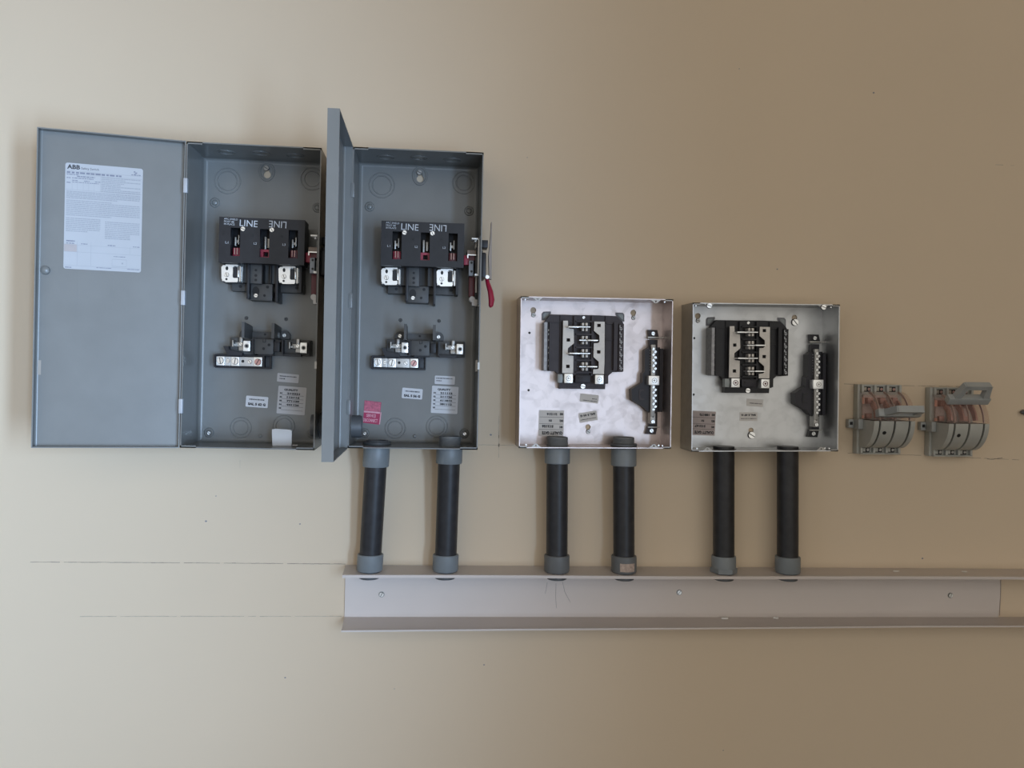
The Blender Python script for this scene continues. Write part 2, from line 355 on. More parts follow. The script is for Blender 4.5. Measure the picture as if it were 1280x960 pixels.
# ------------------------------------------------------------------ safety switches
SW, SH, SD = 0.190, 0.4385, 0.100                     # width, height, depth of the enclosure
R1 = Ref(-0.2563, 1.5959, -0.18); R2 = Ref(-0.0198, 1.5997, 0.17)
cl = Crop(R2, 460, 260, 7.383)                        # line block
cf_ = Crop(R2, 455, 395, 8.533)                       # fuse block
ct = Crop(R2, 400, 130, 5.566)                        # top of the box
cb = Crop(R2, 400, 380, 4.572)                        # bottom of the box
def make_switch(ref, label, door_ang, conduits, nipple_side, ajar_label):
    t = thing('safety_switch', label, 'switch box', (ref.cx, 0, ref.cz), math.degrees(ref.a), 'open grey safety switches')
    hw, hh, th = SW/2, SH/2, 0.0016
    # enclosure: back with keyhole and rounded bends, four walls
    b = B()
    kx, kz = ct.p(697, 522, 0.002); sx, sz = ct.p(693, 480, 0.002)
    hole = [(kx+.0054*math.cos(R(a)), kz+.0054*math.sin(R(a))) for a in range(-235, 56, 15)]+[(sx+.003, sz+.001), (sx, sz+.003), (sx-.003, sz+.001)]
    poly(b, rrect(-hw+.002, hw-.002, -hh+.002, hh-.002, .006), 0.001, 0.003, 'd', [hole])
    hz = W(444, 533, .05)[1]-ref.cz
    for s in (-1, 1):
        holes = [circ(.05, hz, .0172, 24)] if s == nipple_side else []
        poly(b, [(.001, -hh), (SD, -hh), (SD, hh), (.001, hh)], s*hw, s*(hw-th), 'x', holes)
        arc = [(s*(hw-th-.006*(1-math.sin(R(a)))), .003+.006*(1-math.cos(R(a)))) for a in range(0, 91, 15)]
        poly(b, arc+[(s*(hw-th), .003)], -hh+th, hh-th, 'z')
    poly(b, [(-hw, .001), (hw, .001), (hw, SD), (-hw, SD)], hh-th, hh, 'z')
    ch = [circ(x, .05, .0182, 24) for x in conduits]
    poly(b, [(-hw, .001), (hw, .001), (hw, SD), (-hw, SD)], -hh, -hh+th, 'z', ch)
    for s in (1, -1):                                  # small corner lips at the front of top and bottom
        for a0, a1 in ((-hw, -hw+.022), (hw-.026, hw)):
            poly(b, [(a0, s*(hh-.0035)), (a1, s*(hh-.0035)), (a1, s*hh), (a0, s*hh)], SD-.0012, SD)
        arc = [(s*(hh-th-.005*(1-math.sin(R(a)))), .003+.005*(1-math.cos(R(a)))) for a in range(0, 91, 18)]
        poly(b, [(p[1], p[0]) for p in arc]+[(.003, s*(hh-th))], -hw+th, hw-th, 'x')
    enc = obj('enclosure', b, GREY, t)
    b = B(); tl = .0; torus(b, (kx+sx)/2, (kz+sz)/2, .003, .0105, .0018, .0011, 32, .0135); obj('keyhole_emboss', b, GREY, enc)
    screw('mounting_screw', sx, sz, .0045, .0041, t, m=STEEL, turn=30)
    for x, y, d, rs in ((430, 565, ct, (.0195, .0145)), (1000, 548, ct, (.0172, .0118))):
        b = B(); cx, cz = d.p(x, y, .003)
        for r in rs: torus(b, cx, cz, .003, r, .0009, .0009)
        obj('knockout', b, GREY, enc)
    for x, y, rs in ((430, 710, (.0158, .0112)), (668, 700, (.0165, .0122))):
        b = B(); cx, cz = cb.p(x, y, .003)
        for r in rs: torus(b, cx, cz, .003, r, .0009, .0009)
        obj('knockout', b, GREY, enc)
    for i, (x, y, d) in enumerate(((345, 715, ct), (1037, 745, ct), (255, 738, cb), (825, 740, cb))):
        cx, cz = d.p(x, y, .003); b = B()
        prof = [(.0078, 0), (.0062, .0016), (.005, .0017), (.0042, .001), (.0036, .0022), (.002, .003), (.0004, .0031)]
        lathe(b, [(r, .003+a) for r, a in prof], 'd', (cx, 0, cz), 24); o = obj('mounting_dimple', b, GREY, enc)
        if i > 1: screw('mounting_screw', cx+.0005, cz-.0005, .0056, .0026, t, turn=20*i)
    b = B(); cx, cz = cb.p(540, 755, .003); lathe(b, [(.0028, .003), (.002, .0042), (.0005, .0045)], 'd', (cx, 0, cz), 16); obj('mounting_dimple', b, GREY, enc)
    for x, y in ((460, 92), (680, 97)):
        cx, cz = cb.p(x, y, .003); b = B(); torus(b, cx, cz, .003, .0022, .0008, .0006, 20); obj('rivet_ring', b, BLACK2, enc)
        b = B(); cyl(b, cx, cz, .003, .0034, .0011, 12); pieces('rivet_hole', b, HOLE, enc)
    b = B()                                            # knockouts pressed into the top wall
    for x, dd in ((-.05, .05), (0, .055), (.05, .05)):
        for r in (.014, .010):
            poly(b, circ(x, dd, r, 24), hh-th-.0006, hh-th+.0001, 'z', [circ(x, dd, r-.0012, 24)])
    pieces('top_knockout', b, GREY, enc)
    # catch slot in the right wall
    b = B(); box(b, hw-th-.0012, hw-th, -.1035, -.086, .055, .075); obj('catch_slot', b, HOLE, enc)
    b = B()
    for z0, z1, d0, d1 in ((-.1045, -.1035, .052, .078), (-.086, -.085, .052, .078), (-.1045, -.085, .052, .054), (-.1045, -.085, .076, .078)): box(b, hw-th-.0022, hw-th, z0, z1, d0, d1)
    box(b, hw-th-.001, hw+.0004, -.1005, -.090, SD-.006, SD+.0006)
    obj('catch_plate', b, STEEL, t)
    # hinges
    for y in (238, 376, 509):
        z = R2(438, y, SD)[1]; b = B(); box(b, -hw-.0025, -hw+.003, z-.0105, z+.0105, SD-.004, SD+.0035, .0008)
        obj('hinge', b, HINGE if door_ang > 120 else GREY, t)  # right box's hinges take the darker door grey in place of shade
    # ---------------- line block
    D0, D1 = .062, .070
    b = B()
    x0, x1, z0, z1 = cl.rect(122, 130, 888, 540, D1)
    slots = [cl.rect(*q, D1) for q in ((224, 216, 310, 472), (486, 226, 570, 482), (742, 234, 826, 490))]
    poly(b, [(x0, z0), (x1, z0), (x1, z1), (x0, z1)], D0, D1, 'd', [[(s[0], s[2]), (s[1], s[2]), (s[1], s[3]), (s[0], s[3])] for s in slots])
    for s in (0, 1):
        xx = x0 if s == 0 else x1-.002
        box(b, xx, xx+.002, z0, z1, .030, D0)
    box(b, x0, x1, z1-.002, z1, .030, D0); box(b, x0+.002, x1-.002, z0, z0+.002, .050, D0)
    sh = obj('line_shield', b, BLACK, t)
    b = B()
    put(b, 'LINE', *cl.p(387, 176, D1), cl.len(157, D1), cl.len(57, D1), D1+.0003, -2, .0)
    put(b, 'LINE', *cl.p(646, 184, D1), cl.len(154, D1), cl.len(59, D1), D1+.0003, 178, .0)
    for i, (s, w) in enumerate((('ARC SHIELD', 120), ('MUST BE', 88), ('IN PLACE', 92))):
        put(b, s, *cl.p(168+w/2, 138+i*23, D1), cl.len(w, D1), cl.len(16, D1), D1+.0003, -2, .0)
    for s, x, y in (('L1', 192, 350), ('L2', 446, 358), ('L3', 703, 367)):
        put(b, s, *cl.p(x, y, D1), cl.len(26, D1), cl.len(19, D1), D1+.0003, -2, .0)
    obj('lettering', b, WINK, sh, smooth=False, kind='stuff')
    for x, y, tt in ((337, 228, 20), (595, 235, 60)): screw('shield_screw', *cl.p(x, y, D1), D1, .0034, sh, turn=tt)
    for x, y, r in ((160, 272, 8), (418, 285, 14), (678, 290, 12)):
        b = B(); cyl(b, *cl.p(x, y, D1), D1, D1+.0004, cl.len(r, D1), 16); obj('shield_hole', b, HOLE, sh)
    # contacts seen through the slots
    b = B(); box(b, x0+.003, x1-.003, z0+.004, z1-.004, .003, .036); lb = obj('line_base', b, BLACK, t)
    for i, s in enumerate(slots):
        mx = (s[0]+s[1])/2
        if i != 1:
            b = B(); box(b, s[0]+.001, s[1]-.001, s[2]-.001, s[2]+.0135, .036, .058, .001); obj('blade_carrier', b, RED if i == 0 else DRED, lb, label='red blade carrier')
            for q in (-.0022, .0016):
                b = B(); box(b, mx+q-.0006, mx+q+.0006, s[2]+.003, s[2]+.0125, .058, .0635); obj('blade', b, COPPER, lb, label='copper contact blade')
            b = B()
            box(b, mx-.0046, mx-.0022, s[2]+.017, s[2]+.030, .036, .054, .0006); box(b, mx+.001, mx+.0026, s[2]+.019, s[2]+.033, .036, .056, .0005)
            box(b, mx-.002, mx+.001, s[2]+.022, s[2]+.026, .036, .050)
            obj('contact_jaw', b, STEEL, lb)
        else:
            b = B(); x2, x3 = s[0]-.001, s[1]+.001
            poly(b, [(x2, s[2]-.001), (x3, s[2]-.001), (x3, s[2]+.0125), (x2, s[2]+.0125)], .050, .060, 'd', [[(mx-.003, s[2]+.002), (mx+.004, s[2]+.002), (mx+.004, s[2]+.009), (mx-.003, s[2]+.009)]])
            obj('blade_carrier', b, RED, lb, label='red blade carrier with a square opening')
            b = B(); box(b, mx-.004, mx-.001, s[2]+.014, s[2]+.033, .036, .050, .0005); box(b, mx+.001, mx+.0045, s[2]+.016, s[2]+.030, .036, .052, .0005); obj('contact_jaw', b, STEEL, lb)
    # lower body with terminals
    d = .045
    b = B()
    cl.box(b, 122, 535, 305, 715, .003, .034, .0008); cl.box(b, 305, 540, 372, 715, .003, .030); cl.box(b, 368, 540, 476, 722, .003, .042, .0008)
    cl.box(b, 470, 545, 562, 722, .003, .018); cl.box(b, 560, 540, 606, 722, .003, .034); cl.box(b, 600, 540, 834, 725, .003, .034, .0008)
    lo = obj('terminal_base', b, BLACK2, t)
    b = B(); cl.box(b, 812, 560, 834, 800, .003, .046); cl.box(b, 474, 548, 482, 718, .003, .043); cl.box(b, 552, 548, 560, 718, .003, .043)
    cl.box(b, 602, 545, 626, 890, .003, .048, .0006); cl.box(b, 347, 545, 370, 860, .003, .048, .0006); pieces('barrier', b, BLACK, lo)
    b = B()
    cl.box(b, 182, 722, 352, 792, .003, .020, .0008); cl.box(b, 352, 722, 560, 876, .003, .032, .001); cl.box(b, 556, 722, 832, 802, .003, .020, .0008)
    pieces('mounting_foot', b, BLACK2, lo)
    b = B(); cx, cz = cl.p(413, 792, .032); poly(b, circ(cx, cz, .0052, 24, .0072), .0315, .0325); obj('recess', b, HOLE, lo)
    screw('foot_screw', *cl.p(415, 830, .034), .033, .0030, lo, turn=15)
    b = B()
    for x, y, r, dd in ((262, 748, 14, .020), (517, 752, 14, .032), (490, 830, 12, .032), (767, 758, 15, .020), (422, 600, 11, .042), (422, 648, 13, .042), (422, 690, 12, .042)):
        cyl(b, *cl.p(x, y, dd), dd-.001, dd+.0004, cl.len(r, dd), 14)
    pieces('bolt_hole', b, HOLE, lo)
    for ox, oy in ((0, 0), (511, 13)):
        b = B()
        q = [(122, 572), (140, 556), (215, 556), (228, 600), (222, 650), (232, 672), (270, 672), (270, 700), (262, 710), (160, 710), (124, 680)]
        poly(b, [cl.p(x+ox, y+oy, .050) for x, y in q], .048, .050)
        cl.box(b, 160+ox, 550+oy, 272+ox, 562+oy, .034, .051); cl.box(b, 128+ox, 560+oy, 230+ox, 700+oy, .034, .048)
        lug = obj('terminal_lug', b, SILV, lo)
        b = B(); cl.box(b, 220+ox, 568+oy, 300+ox, 700+oy, .034, .0395); cl.box(b, 268+ox, 560+oy, 274+ox, 600+oy, .034, .050); obj('lug_body', b, STEEL, lug)
        b = B(); cl.box(b, 268+ox, 600+oy, 278+ox, 664+oy, .036, .052, .0005); cl.box(b, 284+ox, 565+oy, 292+ox, 705+oy, .036, .049); obj('lug_spring', b, ZINC, lug)
        b = B(); cl.box(b, 226+ox, 574+oy, 262+ox, 668+oy, .0395, .0505); obj('lug_clamp', b, BLACK, lug)
        screw('lug_screw', *cl.p(170+ox, 643+oy, .050), .0497, cl.len(20, .05), lug, turn=70)
        b = B(); poly(b, circ(*cl.p(172+ox, 585+oy, .050), cl.len(12, .05), 16, cl.len(18, .05)), .0499, .0503); cyl(b, *cl.p(168+ox, 683+oy, .050), .0499, .0503, cl.len(10, .05), 14)
        obj('lug_hole', b, HOLE, lug)
    # ---------------- operating mechanism and handle at the right wall
    hx = hw-th
    b = B(); cl.box(b, 884, 436, 932, 525, .040, .060, .001); cross = obj('crossbar', b, RED, t, label='red crossbar end')
    xs = lambda x, y, d: cl.p(x, y, d)[0]
    b = B(); cl.box(b, 916, 388, 998, 436, .030, .066, .0008); me_ = obj('mechanism_block', b, TAN, t)
    b = B(); cl.box(b, 918, 428, 998, 437, .064, .068); cl.box(b, 916, 430, 926, 462, .064, .067); pieces('spring_edge', b, SILV, me_)
    b = B(); cl.box(b, 930, 437, 985, 484, .030, .060); obj('red_carrier', b, DRED, me_, label='dark red carrier')
    b = B(); cl.box(b, 930, 484, 973, 626, .050, .067, .0008); pl = obj('crank_plate', b, mat_crank, me_)
    b = B()
    for y in (505, 585): cyl(b, *cl.p(956, y, .067), .0665, .0675, cl.len(11, .067), 14)
    pieces('crank_hole', b, HOLE, me_)
    b = B(); cl.box(b, 930, 628, 986, 822, .040, .055, .002); obj('drive_shaft', b, DRED, t, label='dark red drive shaft')
    b = B(); cl.box(b, 990, 630, 1004, 782, .050, .058); cl.box(b, 988, 300, 1002, 385, .050, .056); pieces('spring_rod', b, STEEL, t)
    b = B(); cyl(b, *cl.p(960, 843, .06), .045, .064, cl.len(27, .06), 16); cl.box(b, 958, 842, 1010, 905, .045, .066, .0015); obj('interlock_knob', b, WHITE, t, label='white interlock knob')
    b = B()
    cl.box(b, 1016, 278, 1030, 612, .066, .088); cl.box(b, 958, 275, 1030, 290, .066, .088, .0005); cl.box(b, 986, 606, 1030, 624, .066, .088); cl.box(b, 1020, 624, 1028, 905, .066, .086)
    cl.box(b, 985, 290, 1000, 312, .066, .080)
    obj('bracket', b, BRIGHT, t)
    b = B(); cl.box(b, 985, 360, 1018, 615, .030, .060, .004); obj('cam_disc', b, BLACK2, t)
    b = B(); box(b, hx-.0016, hx, *cl.rect(1020, 270, 1030, 900, .08)[2:], .02, .098); obj('side_plate', b, BLACK2, t)
    # outside
    zt = lambda y: cl.p(1100, y, .06)[1]
    b = B(); box(b, hw, hw+.011, zt(375), zt(305), .040, .070, .001); box(b, hw, hw+.008, zt(660), zt(430), .030, .085, .003); box(b, hw, hw+.0035, zt(440), zt(400), .040, .07, .001)
    obj('handle_hub', b, BLACK, t)
    b = B()
    poly(b, [cl.p(x, y, .060) for x, y in ((1139, 128), (1145, 128), (1143, 420), (1141, 655), (1119, 655), (1113, 440), (1128, 300))], .046, .060); lev = obj('handle_lever', b, LEVER, t)
    b = B()
    P = [(hw+.0105, zt(640), .055), (hw+.013, zt(700), .058), (hw+.0165, zt(770), .062), (hw+.0185, zt(850), .064), (hw+.0175, zt(905), .064), (hw+.0165, zt(920), .064)]
    tube(b, P, [.0026, .0034, .0042, .0046, .0034, .001], 10); obj('handle_grip', b, RED, t, label='red curved handle grip')
    b = B(); cyl(b, hw+.0112, zt(640), .055, .066, .003, 12); obj('grip_collar', b, ZINC, t)
    # ---------------- fuse / load base
    b = B()
    dF = .014
    pts = []
    for cx, cy, r, a0, a1 in ((388, 222, 60, 90, 180), ):
        for k in range(7): pts.append((cx+r*math.cos(R(a0+(a1-a0)*k/6)), cy-r*math.sin(R(a0+(a1-a0)*k/6))))
    pts += [(328, 262), (850, 262)]
    for k in range(7): pts.append((795+57*math.cos(R(0+90*k/6)), 232-60*math.sin(R(90*k/6))))
    pts += [(745, 190), (470, 186)]
    poly(b, [cf_.p(x, y, dF) for x, y in pts], .003, dF)
    cf_.box(b, 242, 250, 500, 428, .003, .018, .0008); cf_.box(b, 500, 262, 700, 425, .003, .030, .001); cf_.box(b, 690, 270, 1078, 440, .003, .018, .0008)
    fb = obj('load_base', b, BLACK2, t)
    b = B(); cf_.box(b, 708, 292, 766, 394, .018, .032, .0006); cf_.box(b, 790, 275, 805, 425, .018, .034); cf_.box(b, 480, 268, 500, 425, .018, .034); cf_.box(b, 535, 400, 700, 440, .018, .024)
    cf_.box(b, 1060, 280, 1074, 435, .018, .03); cf_.box(b, 800, 420, 985, 445, .018, .03)
    poly(b, [cf_.p(x, y, .03) for x, y in ((185, 340), (235, 340), (245, 378), (380, 410), (380, 436), (225, 432))], .014, .032); pieces('load_barrier', b, BLACK, fb)
    for x0_, x1_, y0_, y1_ in ((424, 458, 84, 250), (734, 766, 94, 258)):
        b = B(); r4 = cf_.rect(x0_, y0_, x1_, y1_, .076); xm = (r4[0]+r4[1])/2
        poly(b, [(.012, r4[2]), (.076, r4[2]), (.076, r4[3]), (.012, r4[3]-.004)], xm-.0021, xm+.0021, 'x'); obj('phase_barrier', b, BLACK2, fb)
    b = B()
    for x, y, r, dd in ((595, 215, 12, dF), (655, 325, 15, .030), (600, 365, 15, .030)): cyl(b, *cf_.p(x, y, dd), dd-.001, dd+.0004, cf_.len(r, dd), 14)
    cf_.box(b, 590, 268, 597, 300, .030, .0304); cf_.box(b, 616, 264, 623, 296, .030, .0304); cf_.box(b, 597, 294, 618, 300, .03, .0304)
    pieces('bolt_hole', b, HOLE, fb)
    for x, y in ((383, 213), (795, 224)): screw('base_screw', *cf_.p(x, y, dF), dF, .0028, fb, turn=x)
    for ox, oy in ((0, 0), (588, 16)):
        b = B(); cf_.box(b, 400+ox, 283+oy, 470+ox, 393+oy, .016, .040, .0006); l = obj('load_lug', b, SILV, fb)
        b = B(); cx, cz = cf_.p(436+ox, 338+oy, .04); ring(b, cx, cz, .040, .0406, cf_.len(25, .04), cf_.len(17, .04), 18); obj('lug_ring', b, STEEL, l)
        b = B(); cyl(b, cx, cz, .0398, .0404, cf_.len(16, .04), 16); obj('lug_socket', b, HOLE, l)
        b = B(); cf_.box(b, 300+ox, 298+oy, 402+ox, 345+oy, .014, .026, .0006); cf_.box(b, 280+ox, 278+oy, 292+ox, 345+oy, .012, .036); cf_.box(b, 335+ox, 345+oy, 400+ox, 388+oy, .012, .024, .0005)
        cf_.box(b, 348+ox, 245+oy, 378+ox, 300+oy, .012, .028, .0005); cf_.box(b, 292+ox, 318+oy, 312+ox, 338+oy, .012, .03); obj('fuse_clip', b, STEEL, l)
        screw('clip_screw', *cf_.p(361+ox, 318+oy, .027), .026, .0027, l, turn=45)
    # neutral bar
    b = B(); cf_.box(b, 80, 428, 660, 572, .003, .012, .0012); cf_.box(b, 80, 428, 96, 560, .012, .024); cf_.box(b, 96, 432, 590, 446, .012, .020); cf_.box(b, 580, 440, 600, 560, .012, .024); cf_.box(b, 648, 436, 660, 570, .012, .016); cf_.box(b, 86, 556, 655, 574, .012, .017)
    nb = obj('neutral_base', b, BLACK, t)
    for i, (a0, a1, hh_) in enumerate(((103, 188, .024), (188, 256, .021), (256, 341, .024), (341, 490, .021), (490, 576, .024))):
        b = B(); cf_.box(b, a0+1, 449+i*1.5, a1-1, 544+i*2, .012, hh_, .0004); o = obj('neutral_lug' if i % 2 == 0 else 'neutral_link', b, BUS if i % 2 else SILV, nb)
        if i % 2 == 0: screw('neutral_screw', *cf_.p((a0+a1)/2, 493+i*3, hh_), hh_-.0004, cf_.len(33, hh_), nb, m=COPPERISH if i == 4 else None, turn=80+i*10)
    screw('neutral_screw', *cf_.p(222, 496, .021), .021, cf_.len(20, .02), nb); screw('neutral_screw', *cf_.p(447, 503, .021), .021, cf_.len(21, .02), nb, turn=50)
    b = B(); cyl(b, *cf_.p(375, 498, .021), .0208, .0214, cf_.len(15, .02), 14); obj('neutral_hole', b, HOLE, nb)
    # ---------------- door: pan with turned flanges, hinged at the left front edge
    piv = bpy.data.objects.new('door', None)
    dw, dh, df_ = 0.1925, SH+.001, .0135
    b = B()
    poly(b, [(.0008, -dh/2), (dw, -dh/2), (dw, dh/2), (.0008, dh/2)], df_, df_+.0015)
    for x0_, x1_ in ((.0008, .0023), (dw-.0015, dw)): box(b, x0_, x1_, -dh/2, dh/2, .0, df_)
    for z0_, z1_ in ((-dh/2, -dh/2+.0015), (dh/2-.0015, dh/2)): box(b, .0023, dw-.0015, z0_, z1_, .0, df_)
    # rounded inner bends
    for s, e in ((1, .0023), (-1, dw-.0015)):
        arc = [(e+s*.003*(1-math.sin(R(a))), df_-.003*(1-math.cos(R(a)))) for a in range(0, 91, 18)]
        poly(b, arc+[(e, df_)], -dh/2+.0015, dh/2-.0015, 'z')
    door = obj('door', b, GREY, t)
    door.location = (-hw, -SD-.0004, 0); door.rotation_euler = (0, 0, -R(door_ang)); door['label'] = ajar_label
    return t, door
mat_crank = mat('crank_plate_grey', (0.20, 0.22, 0.25), 0.4, 0.3, noise=0.08)
BRIGHT = mat('bright_plated_steel', (0.72, 0.72, 0.70), 0.35, 0.25, noise=0.04)
LEVER = mat('lever_steel', (0.26, 0.22, 0.19), 0.5, 0.4, noise=0.1)
COPPERISH = mat('rusty_screw', (0.55, 0.30, 0.27), 0.4, 0.5, noise=0.15, nscale=200)
cx1 = W(471, 556, .048)[0]-R2.cx; cx2 = W(562.5, 556, .048)[0]-R2.cx
s1, door1 = make_switch(R1, 'grey metal switch box with its door swung flat to the left showing a white label', 168.5, [], 1, 'grey door swung open flat against the wall')
s2, door2 = make_switch(R2, 'grey metal switch box with its door standing straight out and a red sticker inside', 90.2, [cx1, cx2], -1, 'grey door seen edge on, standing straight out')

# door furniture.  On door 1 the inner face looks at the camera: door-local u runs from the hinge outward
def door_face(door, faded):
    th_ = -door.rotation_euler.z
    dfi = .0135
    # label
    lw, lh, lu, lv = .1005, .1475, .1085, .1035
    b = B(); poly(b, [(lu+x, lv+z) for x, z in rrect(-lw/2, lw/2, -lh/2, lh/2, .003)], dfi-.0003, dfi-.00005)
    lab = obj('instruction_label', b, PAPER, door, smooth=False, label='white printed instruction label')
    # print is laid out as read: left of the label = far from the hinge
    def X(fx): return lu+lw/2-fx*lw
    def Z(fy): return lv+lh/2-fy*lh
    dp = dfi-.0004
    def q(bm, f0, g0, f1, g1):
        V = [bm.verts.new((X(a), -dp, Z(c))) for a, c in ((f0, g0), (f1, g0), (f1, g1), (f0, g1))]; bm.faces.new(V)
    def txt(bm, s, fx, fy, fw, fh, bold=.02):
        vs, fs = textmesh(s, bold); V = [bm.verts.new((X(fx+a*fw), -dp, Z(fy-e*fh))) for a, e in vs]
        for f in fs:
            try: bm.faces.new([V[i] for i in f])
            except ValueError: pass
    b = B()
    txt(b, 'ABB', .105, .036, .165, .042, .035)
    txt(b, 'Safety Switch', .315, .046, .225, .026, .0)
    obj('label_print', b, INK, door, smooth=False)
    b = B()
    def row(f0, f1, g, h, gap=.006, lo=.012, hi=.05):
        x = f0
        while x < f1-.004:
            l = random.uniform(lo, hi); q(b, x, g-h/2, min(x+l, f1), g+h/2); x += l+gap*random.uniform(.7, 1.6)
    row(.02, .73, .089, .016, .012, .03, .07); 
    row(.02, .17, .108, .007); row(.15, .38, .122, .010); row(.02, .07, .14, .008); row(.09, .36, .139, .008)
    for f in (.09, .24, .38): row(f, f+.07, .162, .007)
    row(.09, .43, .178, .006); row(.02, .07, .185, .008)
    q(b, .88, .03, .90, .042); q(b, .90, .040, .925, .050); q(b, .885, .052, .915, .058)  ; row(.85, .97, .066, .009)
    row(.03, .14, .735, .012, .003); row(.03, .13, .757, .008); row(.22, .30, .757, .008); row(.56, .66, .757, .009); row(.89, .98, .757, .007)
    row(.64, .8, .86, .006); row(.02, .1, .985, .008); row(.42, .62, .975, .006); row(.82, .98, .975, .006)
    obj('label_print', b, INKM2, door, smooth=False)
    b = B()
    for i in range(9): row(.46, .97 if i not in (1, 3, 4, 6) else random.uniform(.7, .82), .115+i*.0165, .009, .004, .02, .06)
    for i in range(5): row(.02, .97 if i != 4 else .67, .268+i*.015, .009, .004, .02, .06)
    for i in range(9): row(.02, .97 if i not in (0, 8) else .6, .352+i*.0172, .009, .004, .02, .06)
    for i in range(8): row(.02, .46 if i < 7 else .3, .52+i*.0172, .009, .004, .02, .06)
    for i in range(10): row(.52, .97 if i < 7 else .85, .535+i*.0172, .009, .004, .02, .06)
    obj('label_print', b, INKG, door, smooth=False)
    b = B()
    for f0, g0, f1, g1 in ((.01, .074, .99, .0765), (.01, .103, .99, .105), (.45, .105, .4525, .25), (.09, .15, .0925, .25), (.155, .17, .1575, .25), (.23, .17, .2325, .25), (.30, .17, .3025, .25), (.37, .17, .3725, .25),
                           (.01, .25, .99, .2525), (.17, .735, .173, .965), (.345, .735, .348, .965), (.85, .76, .853, .83), (.01, .77, .99, .772), (.01, .835, .99, .8375), (.01, .965, .99, .9675),
                           (.62, .885, .81, .888), (.62, .952, .81, .955), (.62, .885, .623, .955), (.807, .885, .81, .955)): q(b, f0, g0, f1, g1)
    q(b, .745, .915, .765, .93)
    obj('label_rule', b, INKG, door, smooth=False)
    b = B(); V = [b.verts.new((X(a), -dp-.00004, Z(c))) for a, c in ((.004, .765), (.165, .765), (.165, .835), (.004, .835))]; b.faces.new(V); obj('label_stain', b, STAIN, door, smooth=False)
    # latch stud, slot and faint embossed panel
    b = B(); lathe(b, [(.0062, 0), (.0056, .004), (.003, .0055), (.0008, .0058)], 'd', n=20)
    for v in b.verts: v.co = Vector((v.co.x+.1812, -v.co.y-dfi, v.co.z+.026))
    obj('latch_stud', b, GREY, door)
    b = B(); box(b, .1845, .1885, -.119, -.099, dfi-.0004, dfi-.00005); obj('slot', b, GUM, door)
    b = B()
    for x0_, x1_, z0_, z1_ in ((.0945, .1405, -.0228, -.0220), (.0945, .0953, -.0228, .028), (.1397, .1405, -.0228, .028)): box(b, x0_, x1_, z0_, z1_, dfi-.00012, dfi)
    obj('embossed_panel', b, GREY, door)
INKM2 = mat('label_print_grey', (0.20, 0.21, 0.26), 0.6, noise=0.05)
STAIN = mat('label_stain', (0.42, 0.37, 0.36), 0.6, noise=0.05)
door_face(door1, 0); door_face(door2, 1)

# stickers on the back plates
def stickers(t, ref, specs):
    for nm, px, py, w, h, ang, m, rows, lab in specs:
        x, z = ref(px, py, .003)
        k = (DIST-.003)/FPX
        sticker(nm, t, x, z, w*k, h*k, .0031, ang, m, rows, label=lab)
def sal(s): return [('~', .5, .70, .70, .13), (s, .5, .28, .80, .26)]
def gate_rows(v):
    rows = [('QUALITY', .46, .87, .50, .09)]
    for i in range(5):
        z = .745-.135*i
        rows += [('0%d' % (i+1), .11, z-.005, .09, .065), (None, .53, z-.062, .78, .010)]
        if v[i]: rows.append((v[i], .55, z, .46, .075))
    return rows
stickers(s1, R1, [('serial_sticker', 321.2, 502.3, 26.5, 13.5, -3, PAPERW, sal('SAL 5 62 G'), 'small white serial sticker'),
                  ('blank_sticker', 360, 472.6, 26, 10.5, -3.5, PAPERG, [('~', .5, .68, .78, .13), ('~', .25, .38, .28, .13)], 'small grey sticker'),
                  ('inspection_sticker', 364.5, 500.6, 34, 34, -3, PAPERG, gate_rows(['212221', '112116', '771120', '441126', '']), 'grey inspection sticker')])
stickers(s2, R2, [('serial_sticker', 515.3, 492, 25.3, 13, -3.5, PAPERW, sal('SAL 5 56 G'), 'small white serial sticker'),
                  ('blank_sticker', 556, 475.2, 25, 10.5, -1.5, PAPERW, [('~', .48, .70, .82, .13), ('~', .22, .40, .28, .13)], 'small white sticker'),
                  ('inspection_sticker', 555.9, 499.8, 33, 34, -1.8, PAPERW, gate_rows(['211112', '211126', '611812', '281112', '']), 'white inspection sticker')])
# red service disconnect sticker in the right-hand switch
x, z = R2(465.2, 515.8, .003); k = (DIST-.003)/FPX
b = B(); P = [R2(435+px/12, 490+py/12, .003) for px, py in ((225, 460), (465, 490), (500, 155), (250, 125))]
poly(b, P, .0031, .0033); st = obj('service_sticker', b, PINK, s2, smooth=False, label='red sticker reading SERVICE DISCONNECT')
b = B(); P = [R2(435+px/12, 490+py/12, .003) for px, py in ((242, 278), (484, 300), (490, 160), (255, 130))]; poly(b, P, .0033, .00335); obj('scuffed_area', b, PINKW, st, smooth=False)
b = B()
quad(b, *R2(435+360/12, 490+303/12, .003), 20*k, 2.0*k, .00345, -4)
put(b, 'SERVICE', *R2(435+348/12, 490+355/12, .003), 11.5*k, 4.0*k, .00345, -4, .02)
put(b, 'DISCONNECT', *R2(435+338/12, 490+425/12, .003), 17.5*k, 4.2*k, .00345, -4, .02)
quad(b, *R2(435+484/12, 490+395/12, .003), 1.2*k, 15*k, .00345, -6)
obj('sticker_print', b, PINKL, st, smooth=False)
